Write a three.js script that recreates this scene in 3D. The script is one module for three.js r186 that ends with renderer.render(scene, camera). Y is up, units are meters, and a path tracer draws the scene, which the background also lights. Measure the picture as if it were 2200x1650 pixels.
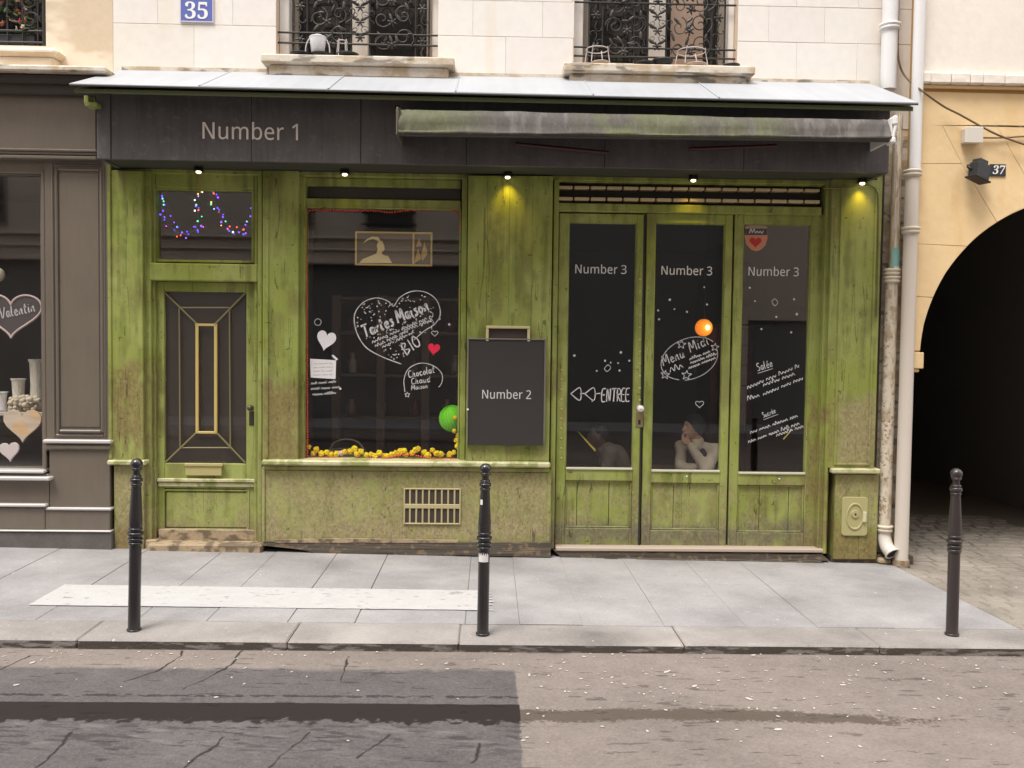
import * as THREE from 'three';
import { mergeGeometries } from 'three/addons/utils/BufferGeometryUtils.js';
import { FontLoader } from 'three/addons/loaders/FontLoader.js';
import { TextGeometry } from 'three/addons/geometries/TextGeometry.js';

// ---------------------------------------------------------------- camera, sky, sun, exposure
const scene = new THREE.Scene();
const FOCAL = 1917;                                       // in units of a 2200 x 1650 picture
const camera = new THREE.PerspectiveCamera(2 * Math.atan(825 / FOCAL) * 180 / Math.PI, 4 / 3, 0.1, 300);
camera.position.set(-0.177, 1.67, 7.1);
camera.rotation.order = 'YXZ';
camera.rotation.set(-0.040, -0.025, 0.0125);
camera.updateMatrixWorld(true);

const renderer = new THREE.WebGLRenderer({ antialias: true });
renderer.toneMapping = THREE.LinearToneMapping;
renderer.toneMappingExposure = 2.3;
renderer.shadowMap.enabled = true;

{ // overcast sky: a little brighter overhead, even all round
  const w = 128, h = 64, d = new Float32Array(w * h * 4);
  for (let j = 0; j < h; j++) for (let i = 0; i < w; i++) {
    const s = Math.max(0, Math.sin(((j + 0.5) / h - 0.5) * Math.PI)), v = 0.40 + 0.86 * s, o = (j * w + i) * 4;
    d[o] = v * 0.985; d[o + 1] = v; d[o + 2] = v * 1.03; d[o + 3] = 1;
  }
  const t = new THREE.DataTexture(d, w, h, THREE.RGBAFormat, THREE.FloatType);
  t.mapping = THREE.EquirectangularReflectionMapping; t.magFilter = THREE.LinearFilter; t.needsUpdate = true;
  scene.background = t; scene.environment = t;
}
const sun = new THREE.DirectionalLight(new THREE.Color(1, 0.96, 0.9), 1.5);
sun.position.set(-6, 20, 8.2); sun.target.position.set(0, 0, 0);
sun.castShadow = true; sun.shadow.radius = 40; sun.shadow.mapSize.set(2048, 2048);
Object.assign(sun.shadow.camera, { left: -9, right: 9, top: 9, bottom: -9, near: 1, far: 60 });
scene.add(sun, sun.target);

// ---------------------------------------------------------------- helpers
let seed = 7;
const rnd = () => { seed = (seed + 0x6d2b79f5) | 0; let t = Math.imul(seed ^ (seed >>> 15), 1 | seed); t = (t + Math.imul(t ^ (t >>> 7), 61 | t)) ^ t; return ((t ^ (t >>> 14)) >>> 0) / 4294967296; };
const rr = (a, b) => a + (b - a) * rnd();
const V3 = (x, y, z) => new THREE.Vector3(x, y, z);
// survey of the facade: a sighting (px, py) on the plane at depth z gives metres
function sight(px, py) { return V3((px - 1100) / FOCAL, (825 - py) / FOCAL, -1).applyQuaternion(camera.quaternion); }
function at(px, py, z = 0) { const v = sight(px, py), t = (z - camera.position.z) / v.z; return [camera.position.x + v.x * t, camera.position.y + v.y * t]; }
const at3 = (px, py, z) => { const p = at(px, py, z); return V3(p[0], p[1], z); };
// the street falls a little to the right, more along the houses than along the kerb
const fall = (z) => -0.014 + 0.010 * Math.min(1, Math.max(0, z / 2)), gy = (x, z = 0) => fall(z) * x;
function onGround(px, py, off = 0) { const v = sight(px, py), c = camera.position; let z = 1.5, t = 1; for (let i = 0; i < 8; i++) { const s = fall(z); t = (s * c.x + off - c.y) / (v.y - s * v.x); z = c.z + v.z * t; } return [c.x + v.x * t, z]; }

const taken = new Map(), basis = new Map();
function numbered(n) { const k = taken.get(n) ?? 0; taken.set(n, k + 1); return k ? n + '_' + String(k).padStart(3, '0') : n; }
function shadows(m) { m.castShadow = true; m.receiveShadow = true; return m; }
function tag(o, label, category, group, kind) { if (label) o.userData.label = label; if (category) o.userData.category = category; if (group) o.userData.group = group; if (kind) o.userData.kind = kind; return o; }
function thing(name, label, category, base = [0, 0, 0], group) {
  const g = new THREE.Group(); g.name = numbered(name); g.position.set(...base); basis.set(g, V3(...base)); scene.add(g);
  return tag(g, label, category, group);
}
function single(name, geo, mat, label, category, group, base) {     // a thing that is one mesh; geo in world metres
  geo.computeBoundingBox(); const b = geo.boundingBox;
  const p = base ?? [(b.min.x + b.max.x) / 2, b.min.y, (b.min.z + b.max.z) / 2];
  geo.translate(-p[0], -p[1], -p[2]);
  const m = shadows(new THREE.Mesh(geo, mat)); m.name = numbered(name); m.position.set(...p); basis.set(m, V3(...p)); scene.add(m);
  return tag(m, label, category, group);
}
function part(parent, name, geo, mat, label) {            // geo in world metres
  const b = basis.get(parent); geo.translate(-b.x, -b.y, -b.z);
  const m = shadows(new THREE.Mesh(geo, mat)); m.name = name; parent.add(m); basis.set(m, b);
  if (label) m.userData.label = label;
  return m;
}
function struct(name, geo, mat) { const m = shadows(new THREE.Mesh(geo, mat)); m.name = numbered(name); scene.add(m); basis.set(m, V3(0, 0, 0)); m.userData.kind = 'structure'; return m; }

// chamfered box, uv in world metres
function cbox(x0, x1, y0, y1, z0, z1, c = 0.004) {
  if (x0 > x1) [x0, x1] = [x1, x0]; if (y0 > y1) [y0, y1] = [y1, y0]; if (z0 > z1) [z0, z1] = [z1, z0];
  c = Math.min(c, (x1 - x0) * 0.4, (y1 - y0) * 0.4, (z1 - z0) * 0.4);
  const P = [], N = [], U = [];
  const X = [x0, x1], Y = [y0, y1], Z = [z0, z1];
  const v = (i, j, k, ax) => { const s = [i ? -1 : 1, j ? -1 : 1, k ? -1 : 1]; const p = [X[i], Y[j], Z[k]]; for (let a = 0; a < 3; a++) if (a !== ax) p[a] += s[a] * c; return p; };
  const tri = (a, b, d, out) => {
    const e1 = [b[0] - a[0], b[1] - a[1], b[2] - a[2]], e2 = [d[0] - a[0], d[1] - a[1], d[2] - a[2]];
    let n = [e1[1] * e2[2] - e1[2] * e2[1], e1[2] * e2[0] - e1[0] * e2[2], e1[0] * e2[1] - e1[1] * e2[0]];
    if (n[0] * out[0] + n[1] * out[1] + n[2] * out[2] < 0) { [b, d] = [d, b]; n = n.map((q) => -q); }
    const l = Math.hypot(...n) || 1; n = n.map((q) => q / l);
    for (const p of [a, b, d]) { P.push(...p); N.push(...n); uvOf(p, n, U); }
  };
  const quad = (a, b, d, e, out) => { tri(a, b, d, out); tri(a, d, e, out); };
  for (const s of [0, 1]) {
    const o = s ? 1 : -1;
    quad(v(s, 0, 0, 0), v(s, 1, 0, 0), v(s, 1, 1, 0), v(s, 0, 1, 0), [o, 0, 0]);
    quad(v(0, s, 0, 1), v(1, s, 0, 1), v(1, s, 1, 1), v(0, s, 1, 1), [0, o, 0]);
    quad(v(0, 0, s, 2), v(1, 0, s, 2), v(1, 1, s, 2), v(0, 1, s, 2), [0, 0, o]);
  }
  for (const s of [0, 1]) for (const t of [0, 1]) {
    const a = s ? 1 : -1, b = t ? 1 : -1;
    quad(v(s, t, 0, 0), v(s, t, 1, 0), v(s, t, 1, 1), v(s, t, 0, 1), [a, b, 0]);
    quad(v(s, 0, t, 0), v(s, 1, t, 0), v(s, 1, t, 2), v(s, 0, t, 2), [a, 0, b]);
    quad(v(0, s, t, 1), v(1, s, t, 1), v(1, s, t, 2), v(0, s, t, 2), [0, a, b]);
    for (const q of [0, 1]) tri(v(s, t, q, 0), v(s, t, q, 1), v(s, t, q, 2), [a, b, q ? 1 : -1]);
  }
  return geom(P, N, U);
}
function uvOf(p, n, U) { const ax = Math.abs(n[0]), ay = Math.abs(n[1]), az = Math.abs(n[2]); if (az >= ax && az >= ay) U.push(p[0], p[1]); else if (ax >= ay) U.push(p[0] + p[2], p[1]); else U.push(p[0], p[1] + p[2]); }
function geom(P, N, U) { const g = new THREE.BufferGeometry(); g.setAttribute('position', new THREE.Float32BufferAttribute(P, 3)); g.setAttribute('normal', new THREE.Float32BufferAttribute(N, 3)); g.setAttribute('uv', new THREE.Float32BufferAttribute(U, 2)); return g; }
// a closed solid from a planar polygon (array of Vector3) pushed along vector d; uv in metres
function slab(poly, d) {
  const P = [], N = [], U = [], n = poly.length, b = poly.map((p) => p.clone().add(d));
  const flat = new THREE.Vector3(); for (let i = 0; i < n; i++) { const p = poly[i], q = poly[(i + 1) % n]; flat.add(V3((p.y - q.y) * (p.z + q.z), (p.z - q.z) * (p.x + q.x), (p.x - q.x) * (p.y + q.y))); }
  flat.normalize();
  const ax = Math.abs(flat.x) > 0.7 ? ['y', 'z'] : Math.abs(flat.y) > 0.7 ? ['x', 'z'] : ['x', 'y'];
  const tris = THREE.ShapeUtils.triangulateShape(poly.map((p) => new THREE.Vector2(p[ax[0]], p[ax[1]])), []);
  const put = (a, b2, c, out) => { const nn = b2.clone().sub(a).cross(c.clone().sub(a)).normalize(); if (nn.dot(out) < 0) { [b2, c] = [c, b2]; nn.negate(); } for (const p of [a, b2, c]) { P.push(p.x, p.y, p.z); N.push(nn.x, nn.y, nn.z); uvOf([p.x, p.y, p.z], [nn.x, nn.y, nn.z], U); } };
  const dir = d.clone().normalize(), back = dir.clone().negate(), mid = poly.reduce((s, p) => s.add(p), V3(0, 0, 0)).divideScalar(n);
  for (const t of tris) { put(poly[t[0]], poly[t[1]], poly[t[2]], back); put(b[t[0]], b[t[1]], b[t[2]], dir); }
  const sgn = Math.sign(flat.dot(dir)) || 1;
  for (let i = 0; i < n; i++) { const p = poly[i], q = poly[(i + 1) % n], out = q.clone().sub(p).cross(dir).multiplyScalar(sgn); put(p, q, b[(i + 1) % n], out); put(p, b[(i + 1) % n], b[i], out); }
  return geom(P, N, U);
}
// box whose front face is the surveyed rectangle (px) on plane zf
function pbox(x0, y0, x1, y1, zb, zf, c = 0.004) {
  const a = at(x0, y0, zf), b = at(x1, y0, zf), d = at(x0, y1, zf), e = at(x1, y1, zf);
  return cbox((a[0] + d[0]) / 2, (b[0] + e[0]) / 2, (d[1] + e[1]) / 2, (a[1] + b[1]) / 2, zb, zf, c);
}
function prect(x0, y0, x1, y1, z) { const a = at(x0, y0, z), b = at(x1, y0, z), d = at(x0, y1, z), e = at(x1, y1, z); return [(a[0] + d[0]) / 2, (b[0] + e[0]) / 2, (d[1] + e[1]) / 2, (a[1] + b[1]) / 2]; }
function frameBoxes(x0, x1, y0, y1, w, zb, zf, c = 0.003) { return [cbox(x0, x0 + w, y0, y1, zb, zf, c), cbox(x1 - w, x1, y0, y1, zb, zf, c), cbox(x0 + w, x1 - w, y1 - w, y1, zb, zf, c), cbox(x0 + w, x1 - w, y0, y0 + w, zb, zf, c)]; }
function merge(list) { return mergeGeometries(list.map((g) => { const q = g.index ? g.toNonIndexed() : g; for (const k of Object.keys(q.attributes)) if (!['position', 'normal', 'uv'].includes(k)) q.deleteAttribute(k); return q; })); }
function tube(pts, r, seg = 24, rad = 6, closed = false) { return new THREE.TubeGeometry(new THREE.CatmullRomCurve3(pts, closed, 'centripetal'), seg, r, rad, closed); }
function bar(a, b, r, rad = 6) { return new THREE.TubeGeometry(new THREE.LineCurve3(a, b), 1, r, rad, false); }
function lathe(pts, seg = 20) { return new THREE.LatheGeometry(pts.map((p) => new THREE.Vector2(p[0], p[1])), seg); }

// ---------------------------------------------------------------- noise and textures
const perm = new Float32Array(65536); for (let i = 0; i < 65536; i++) perm[i] = rnd();
const lat = (x, y) => perm[((x & 255) << 8) | (y & 255)];
function vn(x, y) { const i = Math.floor(x), j = Math.floor(y); let u = x - i, v = y - j; u = u * u * (3 - 2 * u); v = v * v * (3 - 2 * v); const a = lat(i, j), b = lat(i + 1, j), c = lat(i, j + 1), d = lat(i + 1, j + 1); return a + (b - a) * u + (c - a) * v + (a - b - c + d) * u * v; }
function fbm(x, y, o = 4) { let s = 0, a = 0.5, t = 0; for (let k = 0; k < o; k++) { s += a * vn(x, y); t += a; a *= 0.5; x = x * 2.03 + 17.1; y = y * 2.03 + 5.7; } return s / t; }
const sst = (a, b, x) => { x = Math.min(1, Math.max(0, (x - a) / (b - a))); return x * x * (3 - 2 * x); };
const mix3 = (a, b, t) => [a[0] + (b[0] - a[0]) * t, a[1] + (b[1] - a[1]) * t, a[2] + (b[2] - a[2]) * t];
const enc = (l) => { l = Math.min(1, Math.max(0, l)); return 255 * (l <= 0.0031308 ? 12.92 * l : 1.055 * Math.pow(l, 1 / 2.4) - 0.055); };
const ENC = new Uint8Array(4097); for (let i = 0; i <= 4096; i++) ENC[i] = Math.round(enc(i / 4096));
const e8 = (l) => ENC[l <= 0 ? 0 : l >= 1 ? 4096 : (l * 4096) | 0];
// a map over [x0, x0+w] x [y0, y0+h] metres; fn(x, y) gives [r, g, b, height 0..1, roughness 0..1], linear
function metreMaps(x0, y0, w, h, ppm, fn, wrap = THREE.MirroredRepeatWrapping, rough = false) {
  const W = Math.min(2048, Math.round(w * ppm)), H = Math.min(2048, Math.round(h * ppm)), c = new Uint8Array(W * H * 4), b = new Uint8Array(W * H * 4);
  for (let j = 0; j < H; j++) for (let i = 0; i < W; i++) {
    const q = fn(x0 + (i + 0.5) / W * w, y0 + (j + 0.5) / H * h), o = (j * W + i) * 4;
    c[o] = e8(q[0]); c[o + 1] = e8(q[1]); c[o + 2] = e8(q[2]); c[o + 3] = 255;
    b[o] = Math.min(255, Math.max(0, q[3] * 255)); b[o + 1] = rough ? Math.min(255, Math.max(0, q[4] * 255)) : 255; b[o + 2] = 0; b[o + 3] = 255;
  }
  const mk = (d, srgb) => { const t = new THREE.DataTexture(d, W, H); t.magFilter = THREE.LinearFilter; t.minFilter = THREE.LinearMipmapLinearFilter; t.generateMipmaps = true; t.wrapS = t.wrapT = wrap; if (srgb) t.colorSpace = THREE.SRGBColorSpace; t.repeat.set(1 / w, 1 / h); t.offset.set(-x0 / w, -y0 / h); t.needsUpdate = true; return t; };
  return { map: mk(c, true), bump: mk(b, false) };
}
function matOf(maps, bumpScale, roughness, extra = {}) { return new THREE.MeshPhysicalMaterial({ map: maps.map, bumpMap: maps.bump, bumpScale, roughness, ...(extra.useRough ? { roughnessMap: maps.bump } : {}), ...Object.fromEntries(Object.entries(extra).filter(([k]) => k !== 'useRough')) }); }
const plain = (r, g, b, roughness = 0.6, extra = {}) => new THREE.MeshPhysicalMaterial({ color: new THREE.Color(r, g, b), roughness, ...extra });

// weathered green paint, surveyed over the whole shopfront; bare places are where the photograph shows them
const bareSpots = [ // px rectangle, strength, kind 0 beige undercoat, 1 grey bare wood, 2 brown dirt
  [566, 1003, 1182, 1168, 0.6, 0], [566, 1120, 1182, 1170, 0.62, 0], [240, 998, 312, 1195, 0.95, 0], [240, 1140, 312, 1195, 0.7, 2], [1792, 1020, 1890, 1120, 0.55, 0], [1792, 1140, 1890, 1230, 0.9, 2],
  [1806, 862, 1876, 1004, 0.78, 0], [566, 830, 640, 990, 0.66, 2], [242, 780, 312, 990, 0.58, 2], [1190, 1136, 1745, 1182, 0.86, 1], [1740, 868, 1786, 1180, 0.56, 2], [1368, 1090, 1400, 1180, 0.6, 1],
  [1192, 560, 1216, 1000, 0.36, 2], [338, 1130, 552, 1170, 1.0, 0], [1222, 1035, 1745, 1140, 0.46, 0], [352, 1050, 535, 1140, 0.42, 0], [1004, 950, 1182, 996, 0.42, 0], [1004, 640, 1030, 760, 0.3, 2],
].map(([a, b, c, d, s, k]) => { const p = at(a, b, 0), q = at(c, d, 0); return [p[0], q[1], q[0], p[1], s, k]; });
const bareCol = [[0.29, 0.237, 0.13], [0.15, 0.125, 0.09], [0.20, 0.145, 0.062]];
function greenAt(x, y) {
  const grain = vn(x * 190, y * 14), streak = fbm(x * 21, y * 1.7, 4), patch = fbm(x * 3.1 + 9, y * 2.3, 4), fine = vn(x * 260, y * 240), fbm2 = fbm(x * 16, y * 13 + 40, 4);
  let c = mix3([0.262, 0.302, 0.064], [0.335, 0.368, 0.112], sst(0.3, 0.7, patch));
  c = mix3(c, [0.125, 0.135, 0.036], 0.62 * sst(0.45, 0.74, streak * 0.7 + fbm2 * 0.3));
  c = mix3(c, [0.17, 0.145, 0.052], 0.5 * sst(0.52, 0.76, fbm(x * 7 + 50, y * 3, 3)));
  const dry = 0.94 + 0.07 * (grain - 0.5) + 0.16 * (fine - 0.5); c = c.map((q) => q * dry);
  let h = 0.6 + 0.25 * (grain - 0.5) + 0.25 * (fbm2 - 0.5);
  for (const [x0, y0, x1, y1, s, k] of bareSpots) {
    const m = 0.07, wx = 0.1 * (fbm(x * 9, y * 7, 3) - 0.5), wy = 0.22 * (fbm(x * 11 + 30, y * 6, 3) - 0.5), e = Math.min(x - x0 + m + wx, x1 - x + m - wx, (y - y0 + m) + wy, (y1 - y + m) - wy) / (2 * m); if (e <= 0) continue;
    const n = 0.6 * fbm(x * (k ? 26 : 68) + k * 31, y * (k === 0 ? 58 : 9) + s * 40, 4) + 0.4 * fbm(x * 8 + k * 5, y * 7, 3), t = sst(1 - s - 0.16, 1 - s + 0.14, n * 0.85 + 0.12 * grain) * Math.min(1, e * 1.3);
    if (t > 0) { const w = 0.45 + 0.75 * fbm(x * 60, y * 44, 3) + 0.4 * vn(x * 130 + 9, y * 90); c = mix3(c, bareCol[k].map((q) => q * w), t * 0.8); h -= 0.3 * t; }
  }
  const hole = vn(x * 42 + 7, y * 39); if (hole > 0.955) { c = c.map((q) => q * 0.45); h -= 0.3; }
  const chip = fbm(x * 55 + 3, y * 30 + 90, 3); if (chip > 0.76) { c = mix3(c, [0.30, 0.29, 0.13], 0.45); }
  const crack = Math.abs(fbm(x * 26, y * 0.9 + 70, 2) - 0.5); if (crack < 0.010 && fbm(x * 5, y * 2 + 20, 2) > 0.6) { c = c.map((q) => q * 0.5); h -= 0.35; }
  return [c[0], c[1], c[2], h];
}
const GREEN = matOf(metreMaps(-3.45, -0.12, 6.55, 3.9, 312, greenAt), 0.0018, 0.5, { specularIntensity: 0.5 });
// charcoal fascia paint with scuffs
const FASCIA = matOf(metreMaps(-3.6, 2.9, 4, 1, 300, (x, y) => {
  const g = fbm(x * 9, y * 4, 4), st = vn(x * 60, y * 5), sc = fbm(x * 26 + y * 9, y * 30 - x * 6, 5), k = 0.8 + 0.45 * (g - 0.5) + 0.2 * (st - 0.5);
  let c = [0.11 * k, 0.1 * k, 0.1 * k]; const near = Math.exp(-(((x + 2.65) / 0.35) ** 2)) * 0.05 + 0.005;
  const t = sst(0.66 - near, 0.78 - near, sc); c = mix3(c, [0.16, 0.15, 0.145], 0.35 * t); const drip = fbm(x * 24, y * 2 + 4, 3); c = mix3(c, [0.09, 0.084, 0.08], 0.5 * sst(0.55, 0.8, drip));
  return [...c, 0.5 + 0.4 * (sc - 0.5)];
}), 0.002, 0.55);
// painted limestone: warm white
function creamAt(base, stain) { return (x, y) => { const a = fbm(x * 1.7, y * 1.3, 4), b = fbm(x * 22, y * 20, 3), s = fbm(x * 5 + 3, y * 1.4, 4); let k = 0.96 + 0.1 * (a - 0.5) + 0.07 * (b - 0.5); let c = base.map((q) => q * k); c = mix3(c, stain, 0.55 * sst(0.6, 0.8, s)); if (vn(x * 31, y * 33) > 0.985) c = mix3(c, stain, 0.6); return [...c, 0.5 + 0.5 * (b - 0.5)]; }; }
const CREAM = matOf(metreMaps(-4, 3, 8, 4, 128, creamAt([0.82, 0.77, 0.72], [0.75, 0.66, 0.56])), 0.003, 0.85);
const CREAMS = [1, 0.965, 0.985, 0.94].map((k, i) => { const m = CREAM.clone(); m.color.setRGB(k, k * (i % 2 ? 0.99 : 1), k * (i === 3 ? 0.95 : 0.985)); return m; });
const CREAMJOINT = plain(0.66, 0.52, 0.39, 0.95);
const TAN = matOf(metreMaps(-6, 3, 4, 3, 200, (x, y) => { const q = creamAt([0.66, 0.53, 0.38], [0.44, 0.32, 0.2])(x, y); const s = fbm(x * 3, y * 6 + 9, 4); return [...mix3(q.slice(0, 3), [0.76, 0.66, 0.52], sst(0.45, 0.65, s)), q[3]]; }), 0.004, 0.9);
const YELLOW = matOf(metreMaps(2.6, 0, 4, 4, 160, creamAt([0.82, 0.60, 0.33], [0.74, 0.5, 0.24])), 0.004, 0.85);
const YELLOWJOINT = plain(0.5, 0.3, 0.11, 0.95);
const PALE = matOf(metreMaps(2.6, 3, 4, 4, 128, creamAt([0.83, 0.755, 0.665], [0.74, 0.57, 0.43])), 0.004, 0.88);
// grey-brown paint of the neighbour shop
const TAUPE = matOf(metreMaps(-4.6, 0, 2, 4, 200, (x, y) => { const g = fbm(x * 8, y * 6, 4), s = vn(x * 70, y * 9), k = 0.93 + 0.14 * (g - 0.5) + 0.06 * (s - 0.5); return [0.158 * k, 0.128 * k, 0.098 * k, 0.5 + 0.2 * (s - 0.5)]; }), 0.0012, 0.34, { clearcoat: 0.5, clearcoatRoughness: 0.2 });
// granite of the pavement and kerb
function graniteAt(base, mott) { return (x, y) => { const f = vn(x * 180, y * 180), g = vn(x * 90 + 5, y * 95), m = fbm(x * 2.2, y * 2.6, 4), s = fbm(x * 14, y * 13, 3); let k = 1 + mott * (m - 0.5) * 1.6 + 0.16 * (f - 0.5) + 0.12 * (g - 0.5) + 0.14 * (s - 0.5); let c = base.map((q) => q * k); if (vn(x * 48 + 3, y * 51) > 0.965) c = c.map((q) => q * 0.72); if (vn(x * 37 + 9, y * 41) > 0.975) c = mix3(c, [0.62, 0.6, 0.58], 0.6); return [...c, 0.5 + 0.5 * (f - 0.5) + 0.3 * (s - 0.5)]; }; }
const GRANITE = matOf(metreMaps(-4, -4, 8, 8, 250, graniteAt([0.282, 0.266, 0.262], 0.42)), 0.002, 0.8);
const kerbStone = graniteAt([0.265, 0.24, 0.222], 0.6), KERB = matOf(metreMaps(-4, -0.4, 8, 3, 250, (x, v) => { const q = kerbStone(x, v); if (v < 0.12) { const d = sst(0.34, 0.52, fbm(x * 12, v * 60, 4)); return [...mix3(q.slice(0, 3), [0.052, 0.04, 0.032], 0.25 + 0.7 * d), q[3]]; } return q; }), 0.004, 0.8);
const SETT = matOf(metreMaps(2.6, -4, 4, 6, 200, graniteAt([0.235, 0.205, 0.17], 0.6)), 0.004, 0.8);
const JOINT = plain(0.19, 0.155, 0.12, 0.95);
const ZINC = matOf(metreMaps(-3.6, -1, 7, 2, 200, (x, y) => { const a = fbm(x * 4, y * 5, 4), s = fbm(x * 24, y * 2, 3); const k = 0.92 + 0.14 * (a - 0.5) + 0.1 * (s - 0.5); return [0.415 * k, 0.425 * k, 0.445 * k, 0.5 + 0.3 * (a - 0.5)]; }), 0.002, 0.5);
const STONE = matOf(metreMaps(-4, 2, 8, 3, 160, (x, y) => { const a = fbm(x * 9, y * 14, 4), b = vn(x * 120, y * 110), st = fbm(x * 6, y * 20, 4); let c = mix3([0.62, 0.55, 0.46], [0.46, 0.36, 0.24], sst(0.4, 0.7, a)); c = mix3(c, [0.1, 0.085, 0.07], 0.7 * sst(0.6, 0.72, st)); return [...c.map((q) => q * (0.9 + 0.2 * b)), 0.5 + 0.5 * (a - 0.5)]; }), 0.006, 0.9);
const OLDWOOD = matOf(metreMaps(-3.4, -0.3, 7, 1, 280, (x, y) => { const g = fbm(x * 3, y * 60, 4), b = fbm(x * 22, y * 30, 3), k = 0.6 + 0.8 * g; return [...mix3([0.085 * k, 0.068 * k, 0.05 * k], [0.24, 0.17, 0.1], 0.6 * sst(0.58, 0.72, b)), g]; }), 0.006, 0.8);
const STEP = matOf(metreMaps(-3.4, -0.3, 7, 1, 280, (x, y) => { const g = fbm(x * 18, y * 24, 4), b = fbm(x * 70, y * 60, 2); return [...mix3([0.36, 0.27, 0.17], [0.15, 0.11, 0.07], sst(0.42, 0.68, g)).map((q) => q * (0.85 + 0.3 * b)), g]; }), 0.006, 0.85);
const IRON = plain(0.022, 0.02, 0.018, 0.45);
const RUSTPIPE = matOf(metreMaps(-1, 0, 2, 4, 160, (x, y) => { const a = fbm(x * 30, y * 14, 4), b = fbm(x * 60 + 4, y * 50, 3); let c = mix3([0.6, 0.53, 0.42], [0.42, 0.33, 0.22], sst(0.4, 0.7, a)); const rz = sst(0.62, 0.70, b) * sst(0.42, 0.6, fbm(x * 9, y * 3.2, 3)); c = mix3(c, [0.24, 0.14, 0.085], 0.75 * rz); return [...c, 1 - rz]; }), 0.003, 0.75);
const PIPEW = plain(0.72, 0.7, 0.69, 0.4), PIPEC = plain(0.62, 0.54, 0.43, 0.6);
const BLACK = plain(0.012, 0.012, 0.012, 0.5), GOLD = plain(0.5, 0.36, 0.1, 0.35, { metalness: 0.3 }), BRASS = plain(0.55, 0.42, 0.14, 0.4);
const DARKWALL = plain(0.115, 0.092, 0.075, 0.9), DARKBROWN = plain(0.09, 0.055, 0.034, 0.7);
const GLASS = new THREE.MeshPhysicalMaterial({ color: 0xffffff, transmission: 1, thickness: 0, roughness: 0.01, ior: 1.5 });
const WORN_TOPLIT = matOf(metreMaps(-3.4, 0, 7, 1, 200, (x, y) => { const a = fbm(x * 12, y * 12, 4), b = fbm(x * 60, y * 50, 3); return [...mix3([0.5, 0.47, 0.27], [0.27, 0.28, 0.1], sst(0.5, 0.7, a)).map((q) => q * (0.85 + 0.3 * b)), b]; }), 0.002, 0.45);  // worn sill paint, paled further to carry top light in its colour
const WHITEPAINT = plain(0.8, 0.78, 0.76, 0.7), CHALK = plain(0.56, 0.54, 0.53, 0.8);

const font = await new FontLoader().loadAsync('fonts/droid/droid_sans_regular.typeface.json');
const fontB = await new FontLoader().loadAsync('fonts/droid/droid_serif_bold.typeface.json');
// lettering fitted into a surveyed rectangle; returns one geometry
function letters(text, f, x0, x1, yb, yt, z, depth = 0.003, slant = 0) {
  const g = new TextGeometry(text, { font: f, size: 1, depth: 1, curveSegments: 4, bevelEnabled: false });
  g.computeBoundingBox(); const b = g.boundingBox, sx = (x1 - x0) / (b.max.x - b.min.x), sy = (yt - yb) / (b.max.y - b.min.y);
  g.translate(-b.min.x, -b.min.y, 0); g.scale(sx, sy, depth);
  if (slant) g.applyMatrix4(new THREE.Matrix4().makeShear(0, 0, slant, 0, 0, 0));
  g.translate(x0, yb, z); return g;
}

// ================================================================ GROUND
const tilt = (g) => { const p = g.attributes.position; for (let i = 0; i < p.count; i++) p.setY(i, p.getY(i) + gy(p.getX(i), p.getZ(i))); return g; };
// road: asphalt with cracks, a worn gutter line and a dark damp strip on the left
const roadPatch = at(1118, 1500, 3)[0];
function seg(px, py, a, b) { const dx = b[0] - a[0], dy = b[1] - a[1], t = Math.min(1, Math.max(0, ((px - a[0]) * dx + (py - a[1]) * dy) / (dx * dx + dy * dy))); return Math.hypot(px - a[0] - t * dx, py - a[1] - t * dy); }
const crackLines = [[[395, 1400], [372, 1422], [330, 1445], [262, 1465]], [[518, 1400], [480, 1440], [430, 1465], [395, 1482]], [[65, 1410], [30, 1428], [0, 1440]], [[752, 1412], [738, 1440], [735, 1465]], [[150, 1575], [110, 1620], [80, 1650]], [[665, 1575], [600, 1625], [580, 1650]], [[835, 1580], [770, 1630]], [[480, 1585], [400, 1650]], [[1030, 1600], [1010, 1640]]].map((l) => l.map(([a, b]) => onGround(a, b, -0.055)));
const gutter = onGround(700, 1535, -0.055)[1], zPatch0 = onGround(700, 1440, -0.055)[1];
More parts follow.
